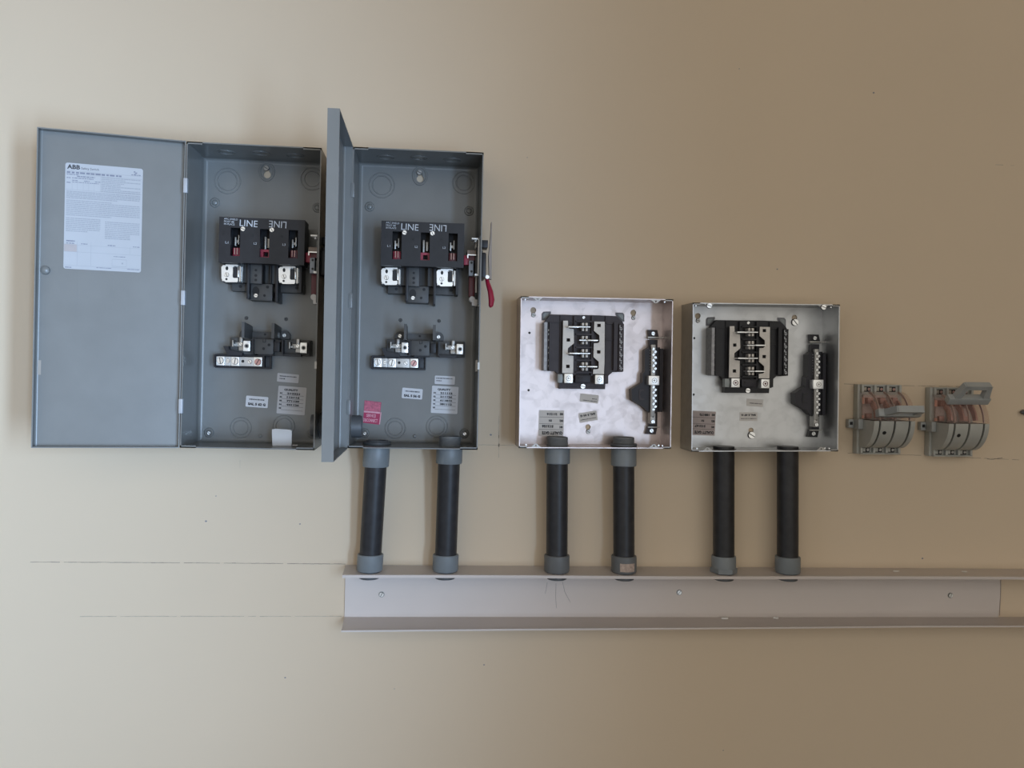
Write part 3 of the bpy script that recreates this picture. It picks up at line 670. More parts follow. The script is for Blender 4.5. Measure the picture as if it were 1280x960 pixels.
# folded card standing in the left switch
x, z = R1(352.2, 549, .06)
t = thing('folded_card', 'blank white folded card standing on the floor of the left grey switch box', 'card', (W(352.2, 558.6, .06)[0], -.06, R1.cz-SH/2+.0018))
b = B(); w = .0147; 
poly(b, [(-w*.92, 0), (w*.98, .0), (w*.98, .023), (w*.7, .0245), (-w*.6, .0255), (-w, .0245), (-w, .019)], 0, .0008); obj('front_leaf', b, WHITE, t, smooth=False)
b = B(); poly(b, [(-w*.85, 0), (w*.85, 0), (w*.85, .0235), (-w*.85, .0245)], -.010, -.0092); box(b, -w*.85, w*.85, .0235, .0243, -.0092, 0); obj('back_leaf', b, WHITE, t, smooth=False)
t = thing('loose_screw', 'tiny dark screw lying beside the white folded card in the switch box', 'screw', (W(369, 559, .07)[0], -.07, R1.cz-SH/2+.0036))
b = B(); lathe(b, [(.0017, -.004), (.0017, .002), (.0026, .0021), (.0022, .004)], 'x', n=10); obj('shank', b, STEEL, t)

# coupling between the two boxes
zc = W(444, 533, .05)[1]
xl = R1.cx+SW/2; xr = R2.cx-SW/2
t = thing('conduit_coupling', 'dark grey plastic pipe coupling joining the two grey switch boxes low down', 'coupling', ((xl+xr)/2, -.05, zc))
hx = (xr-xl)/2
b = B(); lathe(b, [(.0165, -hx-.012), (.0170, -hx-.010), (.0170, hx+.014), (.0160, hx+.017), (.0125, hx+.017), (.0125, hx+.006)], 'x', n=32); obj('sleeve', b, PVCD, t)
for s in (-1, 1):
    b = B(); a = s*(hx-.001); lathe(b, [(.0195, a), (.0205, a-s*.001), (.0205, a-s*.008), (.0195, a-s*.009)], 'x', n=32); obj('collar', b, PVCD, t)

# ------------------------------------------------------------------ load centres (galvanised boxes)
LW, LH, LD = .237, .2315, .063
Q3 = Ref(.2582, 1.4983, .68); Q4 = Ref(.5271, 1.4977, 1.02)
c3 = Crop(Q3, 635, 360, 5.818); c3b = Crop(Q3, 635, 470, 5.818); c38 = Crop(Q3, 785, 400, 6.0)
def make_panel(ref, label, G, conduits, rims, PL):
    t = thing('load_center', label, 'panel box', (ref.cx, 0, ref.cz), math.degrees(ref.a), 'open galvanized load centers')
    hw, hh, th = LW/2, LH/2, .0014
    b = B()
    holes = []
    for x, y, x2, y2 in ((183, 162, 185, 197), (910, 180, 912, 218)):
        kx, kz = c3.p(x, y, .002); sx, sz = c3.p(x2, y2, .002)
        holes.append([(kx+.0047*math.cos(R(a)), kz+.0047*math.sin(R(a))) for a in range(-55, 236, 15)]+[(sx-.003, sz), (sx, sz-.003), (sx+.003, sz)])
    kx, kz = c3b.p(581, 370, .002); holes.append([(kx+.0042*math.cos(R(a)), kz+.0042*math.sin(R(a))) for a in range(-55, 236, 15)]+[(kx-.0028, kz-.007), (kx, kz-.009), (kx+.0028, kz-.007)])
    poly(b, [(-hw+.001, -hh+.001), (hw-.001, -hh+.001), (hw-.001, hh-.001), (-hw+.001, hh-.001)], .0015, .003, 'd', holes)
    for s in (-1, 1):
        poly(b, [(.001, -hh), (LD, -hh), (LD, hh), (.001, hh)], s*hw, s*(hw-th), 'x')
    # top and bottom walls, front edge dips at the two ears
    ch = [circ(x, .034, .0182, 24) for x in conduits]
    for s in (1, -1):
        poly(b, [(-hw, .001), (hw, .001), (hw, LD), (-hw, LD)], s*hh, s*(hh-th), 'z', ch if s < 0 else [])
    enc = obj('enclosure', b, G, t, smooth=False)
    for s in (1, -1):
        b = B()
        for ex in (-hw+.026, hw-.027):
            ln = [(ex-.010, s*hh), (ex-.004, s*(hh-.0045)), (ex-.002, s*(hh-.0065)), (ex+.002, s*(hh-.0065)), (ex+.004, s*(hh-.0045)), (ex+.010, s*hh)]
            poly(b, ln, LD-.002, LD-.0008, 'd', [circ(ex, s*(hh-.0038), .0014, 12)])
        box(b, -hw, -hw+.012, min(s*hh, s*(hh-.0028)), max(s*hh, s*(hh-.0028)), LD-.0014, LD); box(b, hw-.012, hw, min(s*hh, s*(hh-.0028)), max(s*hh, s*(hh-.0028)), LD-.0014, LD)
        pieces('cover_ear', b, STEEL, enc, smooth=False)
    # small rivets and holes in the plate
    b = B()
    for x, y in ((156, 326), (150, 743)): cyl(b, *c3.p(x, y, .003), .003, .0034, .0019, 14)
    pieces('plate_hole', b, HOLE, enc)
    for ex in (-hw+.026, hw-.027):
        for s in (1, -1):
            if (rims and s > 0): screw('ear_screw', ex, s*(hh-.0045), LD-.0006, .0042, t, turn=20)
    for x, z, dd in ((-hw+.008, hh-.004, .05), (hw-.012, hh-.0038, .055), (hw-.017, -hh+.004, .05), (hw-.012, -hh+.004, .055), (-hw+.012, -hh+.004, .05)):
        b = B(); cyl(b, x, z, dd, dd+.003, .0012, 8); obj('weld_spot', b, ZINC, enc)
    # black interior base
    D = .018
    b = B()
    out = [(312, 192), (470, 196), (640, 198), (788, 204), (835, 248), (842, 262), (834, 610), (760, 612), (728, 640), (728, 696), (708, 698), (706, 736), (372, 732), (374, 668), (385, 650), (345, 606), (265, 602), (272, 240)]
    poly(b, [c3.p(x, y, D) for x, y in out], .004, D)
    base = obj('interior_base', b, PL, t, smooth=False)
    b = B()                                                # ribs
    c3.box(b, 378, 200, 384, 610, D, D+.003); c3.box(b, 478, 205, 498, 640, D, D+.006); c3.box(b, 606, 205, 624, 640, D, D+.006); c3.box(b, 706, 206, 712, 620, D, D+.003)
    c3.box(b, 770, 250, 800, 600, D, D+.008); c3.box(b, 300, 245, 308, 600, D, D+.004); c3.box(b, 290, 246, 470, 252, D, D+.002); c3.box(b, 705, 372, 800, 378, D, D+.003); c3.box(b, 705, 252, 835, 262, D, D+.003)
    for y in (238, 332, 427, 520, 608): c3.box(b, 496, y, 612, y+10, D, D+.010)
    pieces('base_rib', b, PL, base, smooth=False)
    # punched corner brackets
    for q in (((245, 186), (258, 172), (312, 170), (312, 186), (275, 235), (245, 235)), ((782, 178), (834, 180), (846, 194), (846, 246), (830, 244), (782, 196))):
        b = B(); poly(b, [c3.p(x, y, .0035) for x, y in q], .003, .0038); br = obj('corner_opening', b, INKM, base, smooth=False)
        cxm = sum(p[0] for p in q)/6; cym = sum(p[1] for p in q)/6
        q2 = [(cxm+(x-cxm)*.58+(-1 if cxm < 500 else 3), cym+(y-cym)*.58) for x, y in q]
        b = B(); poly(b, [c3.p(x, y, .004) for x, y in q2], .0038, .0044); obj('corner_tab', b, GCLIP, br, smooth=False)
    # busbars
    DB = .030
    def bar(pts, hl):
        b = B(); poly(b, [c3.p(x, y, DB) for x, y in pts], DB-.002, DB, 'd', [[c3.p(hx_+a*13, hy_+e*12, DB) for a, e in ((-1, -1), (1, -1), (1, 1), (-1, 1))] for hx_, hy_ in hl])
        o = obj('bus_bar', b, BUS, base, smooth=False)
        return o
    bl = bar([(402, 238), (436, 238), (438, 290), (448, 296), (478, 298), (480, 402), (436, 438), (434, 484), (444, 490), (476, 494), (474, 620), (394, 618)], [(439, 378), (436, 570)])
    brr = bar([(628, 244), (704, 246), (702, 540), (698, 626), (618, 624), (620, 592), (652, 590), (660, 582), (660, 536), (622, 502), (624, 402), (655, 400), (665, 392), (665, 345), (626, 312)], [(662, 272), (660, 465)])
    for x0_, x1_, y in ((440, 600, 283), (446, 598, 476)):
        b = B(); c3.box(b, x0_, y-5, x0_+80, y+4, .026, .050, .0003); c3.box(b, x0_+80, y-3, x1_, y+3, .028, .046); obj('stab', b, SILV, bl)
    for x0_, x1_, y in ((520, 655, 380), (520, 650, 572)):
        b = B(); c3.box(b, x1_-75, y-4, x1_, y+5, .026, .050, .0003); c3.box(b, x0_, y-3, x1_-75, y+3, .028, .046); obj('stab', b, SILV, brr)
    for y in (284, 380, 476, 572):
        b = B()
        for ax in (546, 572):
            for ay in (y-20, y+18): c3.box(b, ax-8, ay-11, ax+8, ay+11, D, .034, .0004)
        pieces('stab_clip', b, BUS, base)
    for x, y in ((441, 657), (665, 665)):
        b = B(); c3.box(b, x-31, y-33, x+31, y+34, D, .034, .0005); lg = obj('main_lug', b, SILV, base)
        cx, cz = c3.p(x, y, .034); b = B(); ring(b, cx, cz, .034, .0346, c3.len(20, .034), c3.len(15, .034), 20); cyl(b, cx, cz, .034, .0345, c3.len(8, .034), 12); obj('lug_ring', b, STEEL if PL is BASEP else MAROON, lg)
    b = B(); c3.box(b, 490, 632, 600, 690, D, .030, .001); obj('center_block', b, BASEP2, base)
    b = B(); cyl(b, *c3.p(512, 655, .03), .0298, .0304, .002, 12); cyl(b, *c3.p(540, 655, .03), .0298, .0304, .0009, 10); pieces('bolt_hole', b, HOLE, base)
    b = B(); c3.box(b, 362, 626, 398, 690, D, .030, .0006); c3.box(b, 385, 640, 408, 670, D, .026); obj('side_clip', b, GCLIP, base)
    b = B(); c3.box(b, 700, 630, 730, 692, D, .028, .0006); obj('side_block', b, PL, base)
    screw('base_screw', *c3.p(550, 215, D), D, .0023, base, turn=40); screw('base_screw', *c3.p(544, 715, D), D, .0040, base, turn=10)
    b = B(); c3.box(b, 262, 248, 284, 600, .004, .032); sl = obj('side_rail', b, RAIL, base, smooth=False)
    b = B()
    for y in (300, 330, 372, 428, 465, 520, 560): c3.box(b, 292, y, 303, y+12, D, D+.0006)
    obj('rail_tooth', b, STEEL, base, smooth=False, kind='stuff')
    b = B(); c3.box(b, 806, 262, 842, 608, D, .030, .0006); rr = obj('side_rail', b, PL, base, label='black side rail with a row of light marks')
    b = B(); random.seed(3)
    for i in range(7):
        y = 270+i*48
        c3.box(b, 812, y, 817, y+18, .030, .0303); c3.box(b, 817, y+16, 828, y+21, .030, .0303); c3.box(b, 820, y+28, 826, y+40, .03, .0303)
        if i % 2 == 0: c3.box(b, 812, y+26, 834, y+31, .030, .0303)
    obj('rail_mark', b, WINK, base, smooth=False, kind='stuff')
    b = B()
    for x in (430, 445, 458, 470, 482, 495, 590, 604, 620, 634, 648): quad(b, *c3.p(x, 718, D), .0014, .0012, D+.0003)
    obj('faint_mark', b, HOLE, base, smooth=False, kind='stuff')
    # neutral / earth bar on its bracket
    D = .022
    b = B()
    poly(b, [c38.p(x, y, D) for x, y in ((128, 225), (160, 205), (240, 205), (244, 680), (232, 690), (150, 690), (112, 650), (30, 602), (26, 520), (110, 468), (112, 400), (126, 388))], .003, D)
    c38.box(b, 236, 215, 262, 690, .003, .026); c38.box(b, 160, 148, 222, 206, .003, .014); c38.box(b, 160, 690, 220, 800, .003, .014)
    nbk = obj('neutral_bracket', b, BASEP2, t, smooth=False)
    b = B()
    poly(b, [c38.p(x, y, .012) for x, y in ((153, 73), (220, 75), (234, 140), (158, 140))], .003, .012); poly(b, [c38.p(x, y, .012) for x, y in ((150, 800), (222, 800), (208, 858), (135, 856))], .003, .012)
    pieces('bracket_foot', b, PL, nbk, smooth=False)
    b = B(); c38.box(b, 150, 126, 280, 136, .012, .016); c38.box(b, 150, 800, 240, 808, .012, .016); pieces('bracket_pin', b, STEEL, nbk)
    screw('bracket_screw', *c38.p(188, 102, .012), .012, .0031, nbk, turn=15); screw('bracket_screw', *c38.p(176, 830, .012), .012, .0032, nbk, turn=60)
    b = B(); c38.box(b, 172, 185, 204, 725, D, .028, .0005); c38.box(b, 168, 700, 206, 780, .010, .0275, .0004); nbr = obj('neutral_bar', b, STEEL, nbk)
    b = B(); c38.box(b, 156, 419, 235, 488, D, .036, .0005); obj('neutral_lug', b, SILV, nbk)
    b = B(); cx, cz = c38.p(198, 454, .036); ring(b, cx, cz, .036, .0366, .0042, .0032, 20); cyl(b, cx, cz, .036, .0365, .0018, 12); obj('lug_ring', b, STEEL, nbk)
    for i in range(9):
        for sct in (0, 1):
            y = (218, 503)[sct]+i*21; x = 196+(10 if i % 2 else -4)
            screw('terminal_screw', *c38.p(x, y, .029), .028, .0021, nbk, turn=i*35)
    b = B()
    for i in range(8):
        for sct in (0, 1):
            y = (228, 512)[sct]+i*21; quad(b, *c38.p(166, y, D), .0016, .0009, D+.0003)
    obj('terminal_number', b, WINK, nbk, smooth=False, kind='stuff')
    b = B(); cyl(b, *c38.p(188, 722, .0275), .0273, .0279, .0018, 12); pieces('bolt_hole', b, HOLE, nbk)
    screw('bracket_screw', *c38.p(186, 762, .0275), .0275, .0029, nbk, turn=80)
    b = B(); poly(b, [c38.p(x, y, D) for x, y in ((84, 520), (120, 520), (120, 530), (96, 535), (90, 560), (98, 585), (122, 590), (122, 600), (84, 600), (80, 575))], D, D+.0008); obj('bracket_emboss', b, PL, nbk, smooth=False)
    return t
MAROON = mat('maroon_lug_screw', (0.12, 0.03, 0.035), 0.5, noise=0.1)
BASEP2 = mat('bracket_plastic', (0.024, 0.023, 0.029), 0.42, noise=0.12, spec=0.3)
GCLIP = mat('grey_clip', (0.25, 0.27, 0.27), 0.45, 0.3, noise=0.08)
RAIL = mat('grey_rail', (0.30, 0.30, 0.31), 0.5, 0.5, noise=0.2, nscale=200)
l1 = W(696.5, 558, .034)[0]-Q3.cx; l2 = W(779.5, 558, .034)[0]-Q3.cx
p3 = make_panel(Q3, 'shiny galvanized panel box with collared conduit ends showing inside', GALV1, [l1, l2], False, BASEP)
l3 = W(904.5, 562, .034)[0]-Q4.cx; l4 = W(984.5, 563, .034)[0]-Q4.cx
p4 = make_panel(Q4, 'duller galvanized panel box nearest the two small rounded switches', GALV2, [l3, l4], True, BLACK)
# screws in keyholes
for t, q, (k1, k2, k3), big in ((p3, Q3, ((185, 197), (912, 218), (583, 405)), 0), (p4, Q4, ((185, 197), (912, 218), (583, 405)), 1)):
    screw('mounting_screw', *c3.p(*k1, .003), .0032, .0034, t, m=STEEL, turn=15)
    screw('mounting_screw', *(c3.p(k2[0]-.0, k2[1]-(0 if not big else 4), .003)), .0032, .0032 if not big else .0055, t, m=STEEL if not big else None, turn=50)
    screw('mounting_screw', *c3b.p(*k3, .003), .0032, .0034 if not big else .0056, t, m=STEEL if not big else None, turn=30)
def qg(): return [('^QUALITY GATE', .55, .13, .82, .15), ('^001', .90, .355, .13, .10), ('^002', .90, .60, .15, .10), ('^003', .90, .86, .14, .10),
                  (None, .5, .255, .94, .012), (None, .5, .475, .94, .012), (None, .5, .735, .94, .012)]
def qrows(a, c, d_): return qg()+[('^'+a, .36, .375, .46, .11), ('^'+c, .46, .60, .12, .09), ('^'+d_, .52, .85, .42, .10)]
def sal2(s): return [('^'+s, .5, .68, .82, .24), ('~', .5, .27, .86, .09)]
stickers(p3, Q3, [('inspection_sticker', 689, 529, 32, 32.5, -.8, FOIL, qrows('512156', 'RN', '211216'), 'grey foil inspection sticker, upside down'),
                  ('blank_sticker', 736.5, 498, 24, 10.5, -6, FOIL, [('~', .55, .22, .75, .10), ('~', .78, .50, .25, .10)], 'small grey tilted sticker'),
                  ('serial_sticker', 735, 520.8, 23.5, 12.2, 10, FOIL, sal2('SAL 5 44 G'), 'grey serial sticker, upside down and tilted')])
BROWN2 = mat('pinkish_label', (0.42, 0.36, 0.355), 0.55, noise=0.05)
stickers(p4, Q4, [('inspection_sticker', 879.3, 529, 31, 31, -2.5, BROWN2, qrows('512167', 'RN', '188172'), 'pinkish inspection sticker, upside down'),
                  ('blank_sticker', 943.5, 503.5, 22, 9.5, -4, FOIL, [('~', .55, .42, .75, .13)], 'small grey sticker'),
                  ('serial_sticker', 935.6, 520.7, 23.5, 11.2, 0, FOIL, sal2('SAL 5 47 G'), 'serial sticker, upside down')])

# ------------------------------------------------------------------ cable duct
TD, TZ0, TZ1, TX0 = .052, 1.1045, 1.1875, -.122
XB, XE = W(1249, 745, 0)[0], 1.30
t = thing('cable_duct', 'long lilac grey plastic duct without its cover, running under the boxes', 'cable duct', (TX0, 0, TZ0), 0)
h = TZ1-TZ0; L = XB-TX0; LE = XE-TX0; tk = .0016; sag = -.0022/1.08
pipes_x = []
for px, py in ((462.3, 710), (556.8, 712), (696, 712), (780, 712), (904.7, 712), (984.7, 713)): pipes_x.append(W(px, py, .031)[0])
b = B()
poly(b, [(0, 0), (L-.002, sag*L), (L, h*.4), (L-.0015, h+sag*L), (0, h)], .0006, .0026)
back = obj('back_plate', b, DUCT, t, smooth=False)
def top_dz(x, f):                                      # the flanges droop and wave a little towards their free edge
    return sag*x-f*max(.0018, .0042-.0022*x)+f*.0005*math.sin(x*8.5)-(f*.010*(x-L) if x > L else 0)
def bot_dz(x, f):
    return sag*x-f*max(.0012, .0080-.0075*x)+f*.0003*math.sin(x*7)
b = B()
poly(b, [(LE*i/30, .0006) for i in range(31)]+[(LE*(1-i/30), TD) for i in range(31)], h-tk, h, 'z', [circ(x-TX0, .031, .0168, 24) for x in pipes_x])
for i in range(30): box(b, LE*i/30, LE*(i+1)/30, h-.0045, h-.0002, TD-.0016, TD+.0008)
for v in b.verts:
    f = max(0, -v.co.y)/TD
    v.co.z += top_dz(v.co.x, f)
obj('top_flange', b, DUCT, t, smooth=False)
b = B()
poly(b, [(LE*i/30, .0006) for i in range(31)]+[(LE*(1-i/30), TD) for i in range(31)], 0, tk, 'z')
for i in range(30): box(b, LE*i/30, LE*(i+1)/30, -.0002, .0024, TD-.001, TD+.0006)
for v in b.verts:
    f = max(0, -v.co.y)/TD
    v.co.z += bot_dz(v.co.x, f)
obj('bottom_flange', b, DUCT, t, smooth=False)
for px, py in ((477, 743), (849, 740.5), (1188, 744.2)):
    x, z = W(px, py, .003); screw('fixing_screw', x-TX0, z-TZ0, .0028, .0036, t, turn=px); 
    b = B(); ring(b, x-TX0, z-TZ0, .0026, .0032, .0048, .0034, 20); obj('washer', b, STEEL, t)
b = B()
for pts in (((695, 729), (694.5, 745), (695.5, 760)), ((703, 727), (706, 740), (713, 753)), ((684, 728), (682.5, 738), (681.5, 742))):
    P = [(*(Vector(W(px, py, .0027))-Vector((TX0, TZ0))), .0027) for px, py in pts]; tube(b, P, .00025, 5)
obj('scratch', b, INKM, back)
b = B(); P = [(L+.0002, h*.96, .0022), (L+.0008, h*.5, .0022), (L+.0002, 0.002, .0022)]; tube(b, P, .0007, 6); obj('cut_edge', b, DUCTB, back)
for i, (px, py, d, lab, s) in enumerate(((906, 773.5, .012, 'white plaster crumb on the lower duct ledge, leftmost of the two larger crumbs', 1.0), (970, 773, .010, 'white plaster crumb on the lower duct ledge, under the rightmost conduit', .8),
        (1120, 712.7, .022, 'flat white paint flake on the upper duct ledge, the one nearer the conduits', 1.0), (1206, 713.5, .022, 'flat white paint flake on the upper duct ledge, rightmost of the two', .9))):
    x, _ = W(px, py, d); top = i > 1
    zz = (TZ1+top_dz(x-TX0, d/TD) if top else TZ0+tk+bot_dz(x-TX0, d/TD))+.0001
    b = B(); random.seed(i)
    w_ = .0055*s; hgt = .0010 if top else .0022
    poly(b, [(w_*math.cos(R(a))*random.uniform(.6, 1.1), w_*.6*math.sin(R(a))*random.uniform(.6, 1.1)) for a in range(0, 360, 36)], 0, hgt, 'z')
    o = obj('plaster_crumb' if not top else 'paint_flake', b, CRUMB, None, smooth=False, label=lab, category='debris', group='plaster bits on the duct'); o.location = (x, -d, zz)
random.seed(11)

# ------------------------------------------------------------------ conduits
COND = [((469.7, 583), (463.2, 693), .045, 1, 'black conduit leaning to the left, beside the grey door standing out', 562.5, R2.cz-SH/2, False),
        ((561.2, 579), (557.2, 694), .045, 1, 'black conduit under the right half of the grey box with the red sticker', 561, R2.cz-SH/2, True),
        ((696.5, 579), (696.0, 692), .034, 1, 'black conduit under the left half of the shiny galvanized box', 561, Q3.cz-LH/2-.0012, True),
        ((779.5, 582), (779.8, 692), .034, 1, 'black conduit with a torn tan tag on its lower collar', 563, Q3.cz-LH/2+.0002, True),
        ((904.5, 566), (904.5, 692), .034, 0, 'black conduit without upper collar, on a hexagonal lower collar', 565, Q4.cz-LH/2-.001, False),
        ((984.5, 567), (984.5, 694), .034, 0, 'rightmost black conduit, no upper collar, round lower collar', 565, Q4.cz-LH/2+.0006, False)]
for i, (tp, bt, dt, col, lab, ytop, ztop, tall) in enumerate(COND):
    db = .031
    xb = W(bt[0], bt[1], db)[0]; zb0 = W(*bt, db)[1]; xt = W(tp[0], tp[1], dt)[0]; zt0 = W(*tp, dt)[1]
    base_z = TZ1+top_dz(pipes_x[i]-TX0, db/TD)+.0004
    slope = (xt-xb)/(zt0-zb0); sl_d = (dt-db)/(zt0-zb0)
    x0 = xb+slope*(base_z-zb0)
    H = ztop-base_z
    t = thing('conduit', lab, 'conduit', (x0, -db, base_z), 0, 'black conduits rising from the duct')
    def shear(bm):
        for v in bm.verts: v.co.x += slope*v.co.z; v.co.y -= sl_d*v.co.z
        return bm
    pr, ar = .0168, .0200
    hl = .0265
    b = B()
    if i == 4:
        hexp = circ(0, 0, .0215, 6, a0=R(10)); poly(b, hexp, 0.0003, .0075, 'z'); lathe(b, [(ar*.97, .0075), (ar*.97, hl-.001), (ar*.93, hl+.0005), (pr+.0002, hl+.0005)], 'z', n=36)
    else: lathe(b, [(ar-.001, 0.0003), (ar, .002), (ar, hl-.0012), (ar-.001, hl), (pr+.0002, hl)], 'z', n=36)
    low = obj('lower_collar', shear(b), PVC if i not in (2, 3) else PVCM, t)
    b = B(); lathe(b, [(.0135, -.0125), (.0155, -.0115), (.0158, -.002), (.0158, .0005), (.0125, .0005), (.0125, -.0125)][:4], 'z', n=32); obj('lower_thread', shear(b), PVCD, low, label='dark threaded end under the ledge')
    top = H-.0008
    if col:
        hu = zt0-base_z
        b = B(); lathe(b, [(pr+.0002, hu), (ar-.0008, hu), (ar, hu+.0012), (ar, top-.0015), (ar-.0008, top)], 'z', n=36); up = obj('upper_collar', shear(b), PVC, t)
        b = B(); tl = .017 if tall else .009
        prof = []
        z_ = top
        while z_ < top+tl-.002: prof += [(.0164, z_), (.0169, z_+.0008)]; z_ += .0017
        prof += [(.0160, top+tl), (.0138, top+tl), (.0138, top+.003)]
        lathe(b, prof, 'z', n=32); obj('upper_thread', shear(b), PVCM if tall else PVCD, up)
        if i == 0 or i == 3:
            b = B(); lathe(b, [(.0205, top+.0022), (.0212, top+.003), (.0212, top+.0065), (.020, top+.0072), (.0168, top+.0072)], 'z', n=12); obj('locknut', shear(b), PVCD, up)
        pipe_top = hu+.004
    else:
        pipe_top = H+.006
    b = B(); lathe(b, [(pr, hl-.004), (pr, pipe_top)], 'z', n=36); obj('pipe', shear(b), PIPE, t)
    if i == 3:
        b = B()
        vs = []
        for a in range(-4, 5):
            tt = R(a*9+6); vs.append((ar*1.006*math.sin(tt), ar*1.006*math.cos(tt)))
        lo = [b.verts.new((x, -y, .0035)) for x, y in vs]; hi = [b.verts.new((x, -y, .0165)) for x, y in vs]
        for k in range(len(vs)-1): b.faces.new((lo[k], lo[k+1], hi[k+1], hi[k]))
        tg = obj('torn_tag', shear(b), BROWN, low, label='torn tan paper tag')

# ------------------------------------------------------------------ knife switches on the right
def make_knife(px0, py0, label, ang, raise_deg):
    # px0, py0: front top left corner of the base in the photo
    x0, z1 = W(px0, py0, .016)
    bw, bh, bd = .0755, .1135, .016
    t = thing('knife_switch', label, 'switch', (x0, 0, z1-bh), ang, 'small knife switches on the right')
    b = B(); box(b, 0, bw, 0, bh, .0008, bd, .0012)
    for k in range(4):                                        # little walls between the terminals, top and bottom
        xx = .004+k*(bw-.0115)/3
        box(b, xx, xx+.0035, bh-.0135, bh-.001, bd, bd+.006); box(b, xx, xx+.0035, .001, .0125, bd, bd+.006)
    box(b, .004, bw-.004, 0, .0016, bd, bd+.006); box(b, .004, bw-.004, bh-.0016, bh, bd, bd+.003)
    base = obj('base', b, KGREY, t)
    for k in range(3):
        for zz, nm in ((bh-.0075, 'line_terminal'), (.0068, 'load_terminal')):
            xx = .0145+k*(bw-.0115)/3
            b = B(); box(b, xx-.0065, xx+.0065, zz-.0042, zz+.0042, bd, bd+.0016); o = obj(nm, b, HOLE, base)
            b = B(); box(b, xx-.0055, xx-.001, zz-.003, zz+.003, bd+.0014, bd+.0036, .0004); o2 = obj('terminal_plate', b, KGREY if zz < .02 else BUSD, base)
            screw('terminal_screw', xx+.0032, zz, bd+.0016, .0023, base, m=COPPER if zz > .02 else STEEL, turn=k*40)
    # rounded body: axis along x, centre at depth cd
    cz, cd, r, w0, w1 = .0565, .0195, .0465, .0035, .0715
    def arc(rr, a0, a1, n): return [(cd+rr*math.cos(R(a0+(a1-a0)*i/n)), cz+rr*math.sin(R(a0+(a1-a0)*i/n))) for i in range(n+1)]
    # lower grey cover: four ribs separated by dark slots
    cuts = [w0, w0+.010, w0+.0345, w0+.059, w1]; gap = .0034
    b = B()
    for i in range(4):
        a, e = cuts[i]+(gap/2 if i else 0), cuts[i+1]-(gap/2 if i < 3 else 0)
        poly(b, arc(r, 0, -78, 18)+[(bd, cz+r*math.sin(R(-78)))]+[(bd, cz)], a, e, 'x')
    cov = obj('lower_cover', b, KGREY, t)
    b = B(); poly(b, arc(r-.004, 0, -78, 16)+[(bd, cz+(r-.004)*math.sin(R(-78))), (bd, cz)], w0+.001, w1-.001, 'x'); pieces('cover_slot', b, HOLE, cov)
    b = B(); sx = cuts[1]+.009; a_ = R(-24)
    lathe(b, [(.0031, r-.001), (.0031, r+.0004)], 'd', n=16)
    for v in b.verts:
        dd, zz = -v.co.y, v.co.z; v.co.x += sx; v.co.y = -(cd+dd*math.cos(a_)-zz*math.sin(a_)); v.co.z = cz+dd*math.sin(a_)+zz*math.cos(a_)
    obj('cover_screw', b, HOLE, cov)
    # clear upper cover: thin shell with end cheeks and ribs
    b = B()
    o_, i_ = arc(r, 1, 84, 20), arc(r-.0012, 1, 84, 20)
    poly(b, o_+i_[::-1], w0, w1, 'x')
    for xx in (w0, w1-.001): poly(b, arc(r-.0013, 1, 84, 20)+[(bd, cz+r*.99), (bd, cz+.001)], xx, xx+.001, 'x')
    up = obj('clear_cover', b, CLEAR, t, label='clear smoky cover over the copper blades')
    b = B()
    for c in cuts[1:4]:
        poly(b, arc(r+.0008, 2, 80, 18)+arc(r-.003, 2, 80, 18)[::-1], c-.0006, c+.0006, 'x')
    pieces('cover_rib', b, RIBM, up)
    # copper blades and jaws behind the clear cover
    for k in range(3):
        xx = w0+.0115+k*.021
        b = B(); poly(b, arc(r-.010, 8, 62, 8)+arc(r-.020, 8, 62, 8)[::-1], xx-.0015, xx+.0015, 'x'); obj('blade', b, COPPER, t, label='copper blade')
        b = B(); box(b, xx-.0045, xx+.0045, cz+.026, cz+.036, bd, bd+.014, .0005); box(b, xx-.0045, xx+.0045, cz+.002, cz+.010, bd, bd+.010, .0005); obj('jaw', b, COPPER, t, label='copper jaw')
        b = B(); box(b, xx-.008, xx+.008, cz+.001, cz+.040, bd, bd+.004); obj('red_insulator', b, DRED2, t, label='reddish insulating bed')
    for zz, hh_ in ((cz+.031, .0105), (cz+.0045, .005)):
        b = B(); box(b, w0+.0012, w0+.0018, zz-hh_/2, zz+hh_/2, bd+.006, bd+.0125); obj('copper_tab', b, SALMON, t)
    # side lug on the left
    b = B(); box(b, -.0125, .001, cz-.0145, cz-.0005, .0015, .012, .001); box(b, -.0045, .0035, cz-.0155, cz+.0005, .012, .030, .001); lug = obj('side_lug', b, KHAND, t)
    b = B(); box(b, -.0105, -.0058, cz-.0095, cz-.0045, .0118, .0126); obj('lug_hole', b, HOLE, lug)
    # handle: crossbar riding on the body and a D-shaped grip, swung by raise_deg
    b = B()
    hx0, hx1 = .0045, .0745
    def P3(x, rad, tan):
        a = R(raise_deg); return (x, -(cd+rad*math.cos(a)-tan*math.sin(a)), cz+rad*math.sin(a)+tan*math.cos(a))
    t_ = bmesh.new()
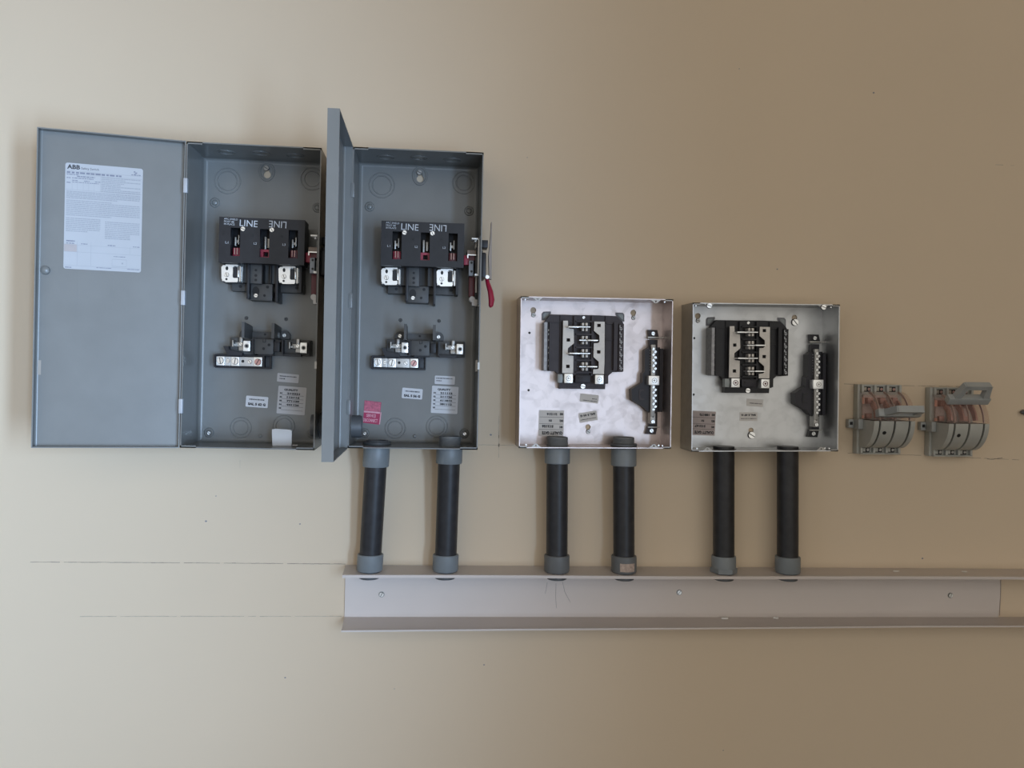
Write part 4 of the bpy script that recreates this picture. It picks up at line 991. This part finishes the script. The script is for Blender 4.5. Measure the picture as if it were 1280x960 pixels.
    box(t_, hx0, hx1, -.0062, .0062, .0475, .0605, .0016)
    out = [(.0605, .014), (.084, .021), (.088, .025), (.088, .062), (.084, .066), (.0605, .071)]
    inn = [(.0605, .022), (.0795, .028), (.0795, .0585), (.0605, .063)]
    # grip ring as two arms and a bar
    poly(t_, [(x, d_) for d_, x in ((.059, .013), (.087, .020), (.087, .028), (.059, .023))], -.0052, .0052, 'z')
    poly(t_, [(x, d_) for d_, x in ((.059, .0605), (.087, .0565), (.087, .0645), (.059, .0715))], -.0052, .0052, 'z')
    poly(t_, [(x, d_) for d_, x in ((.080, .019), (.088, .022), (.088, .0625), (.080, .0655))], -.0052, .0052, 'z')
    me = bpy.data.meshes.new('t'); t_.to_mesh(me); t_.free(); b.from_mesh(me); bpy.data.meshes.remove(me)
    for v in b.verts: v.co = Vector(P3(v.co.x, -v.co.y, v.co.z))
    obj('handle', b, KHAND, t)
    return t
SALMON = mat('copper_plate', (0.92, 0.52, 0.42), 0.4, 0.1, noise=0.05)  # copper with its bright reflection put into the base colour
BUSD = mat('dull_terminal', (0.30, 0.27, 0.22), 0.45, 0.5, noise=0.15)
RIBM = mat('rib_brown', (0.36, 0.26, 0.22), 0.3, noise=0.1)
DRED2 = mat('red_bakelite', (0.46, 0.37, 0.335), 0.5, noise=0.1)
make_knife(1073.3, 480.5, 'small grey rounded knife switch with its handle pointing straight out, beside the dull galvanized box', .6, 14)
make_knife(1164, 484.2, 'small grey rounded knife switch with its loop handle raised, rightmost of the two', .8, 46)

# something grey just entering at the right edge
x, z = W(1284, 515.5, .01)
t = thing('wall_plug', 'dark grey rounded plug end peeking in at the right edge of the wall', 'plug', (x, 0, z))
b = B(); lathe(b, [(.0035, .0005), (.0052, .004), (.0052, .008), (.003, .011), (.0005, .0115)], 'd', n=18)
for v in b.verts: v.co.x *= 1.7; v.co.z *= .75
obj('cap', b, PVCD, t)
b = B(); cyl(b, 0.0, 0.0, .0002, .003, .0045, 16); obj('collar', b, PVCD, t)
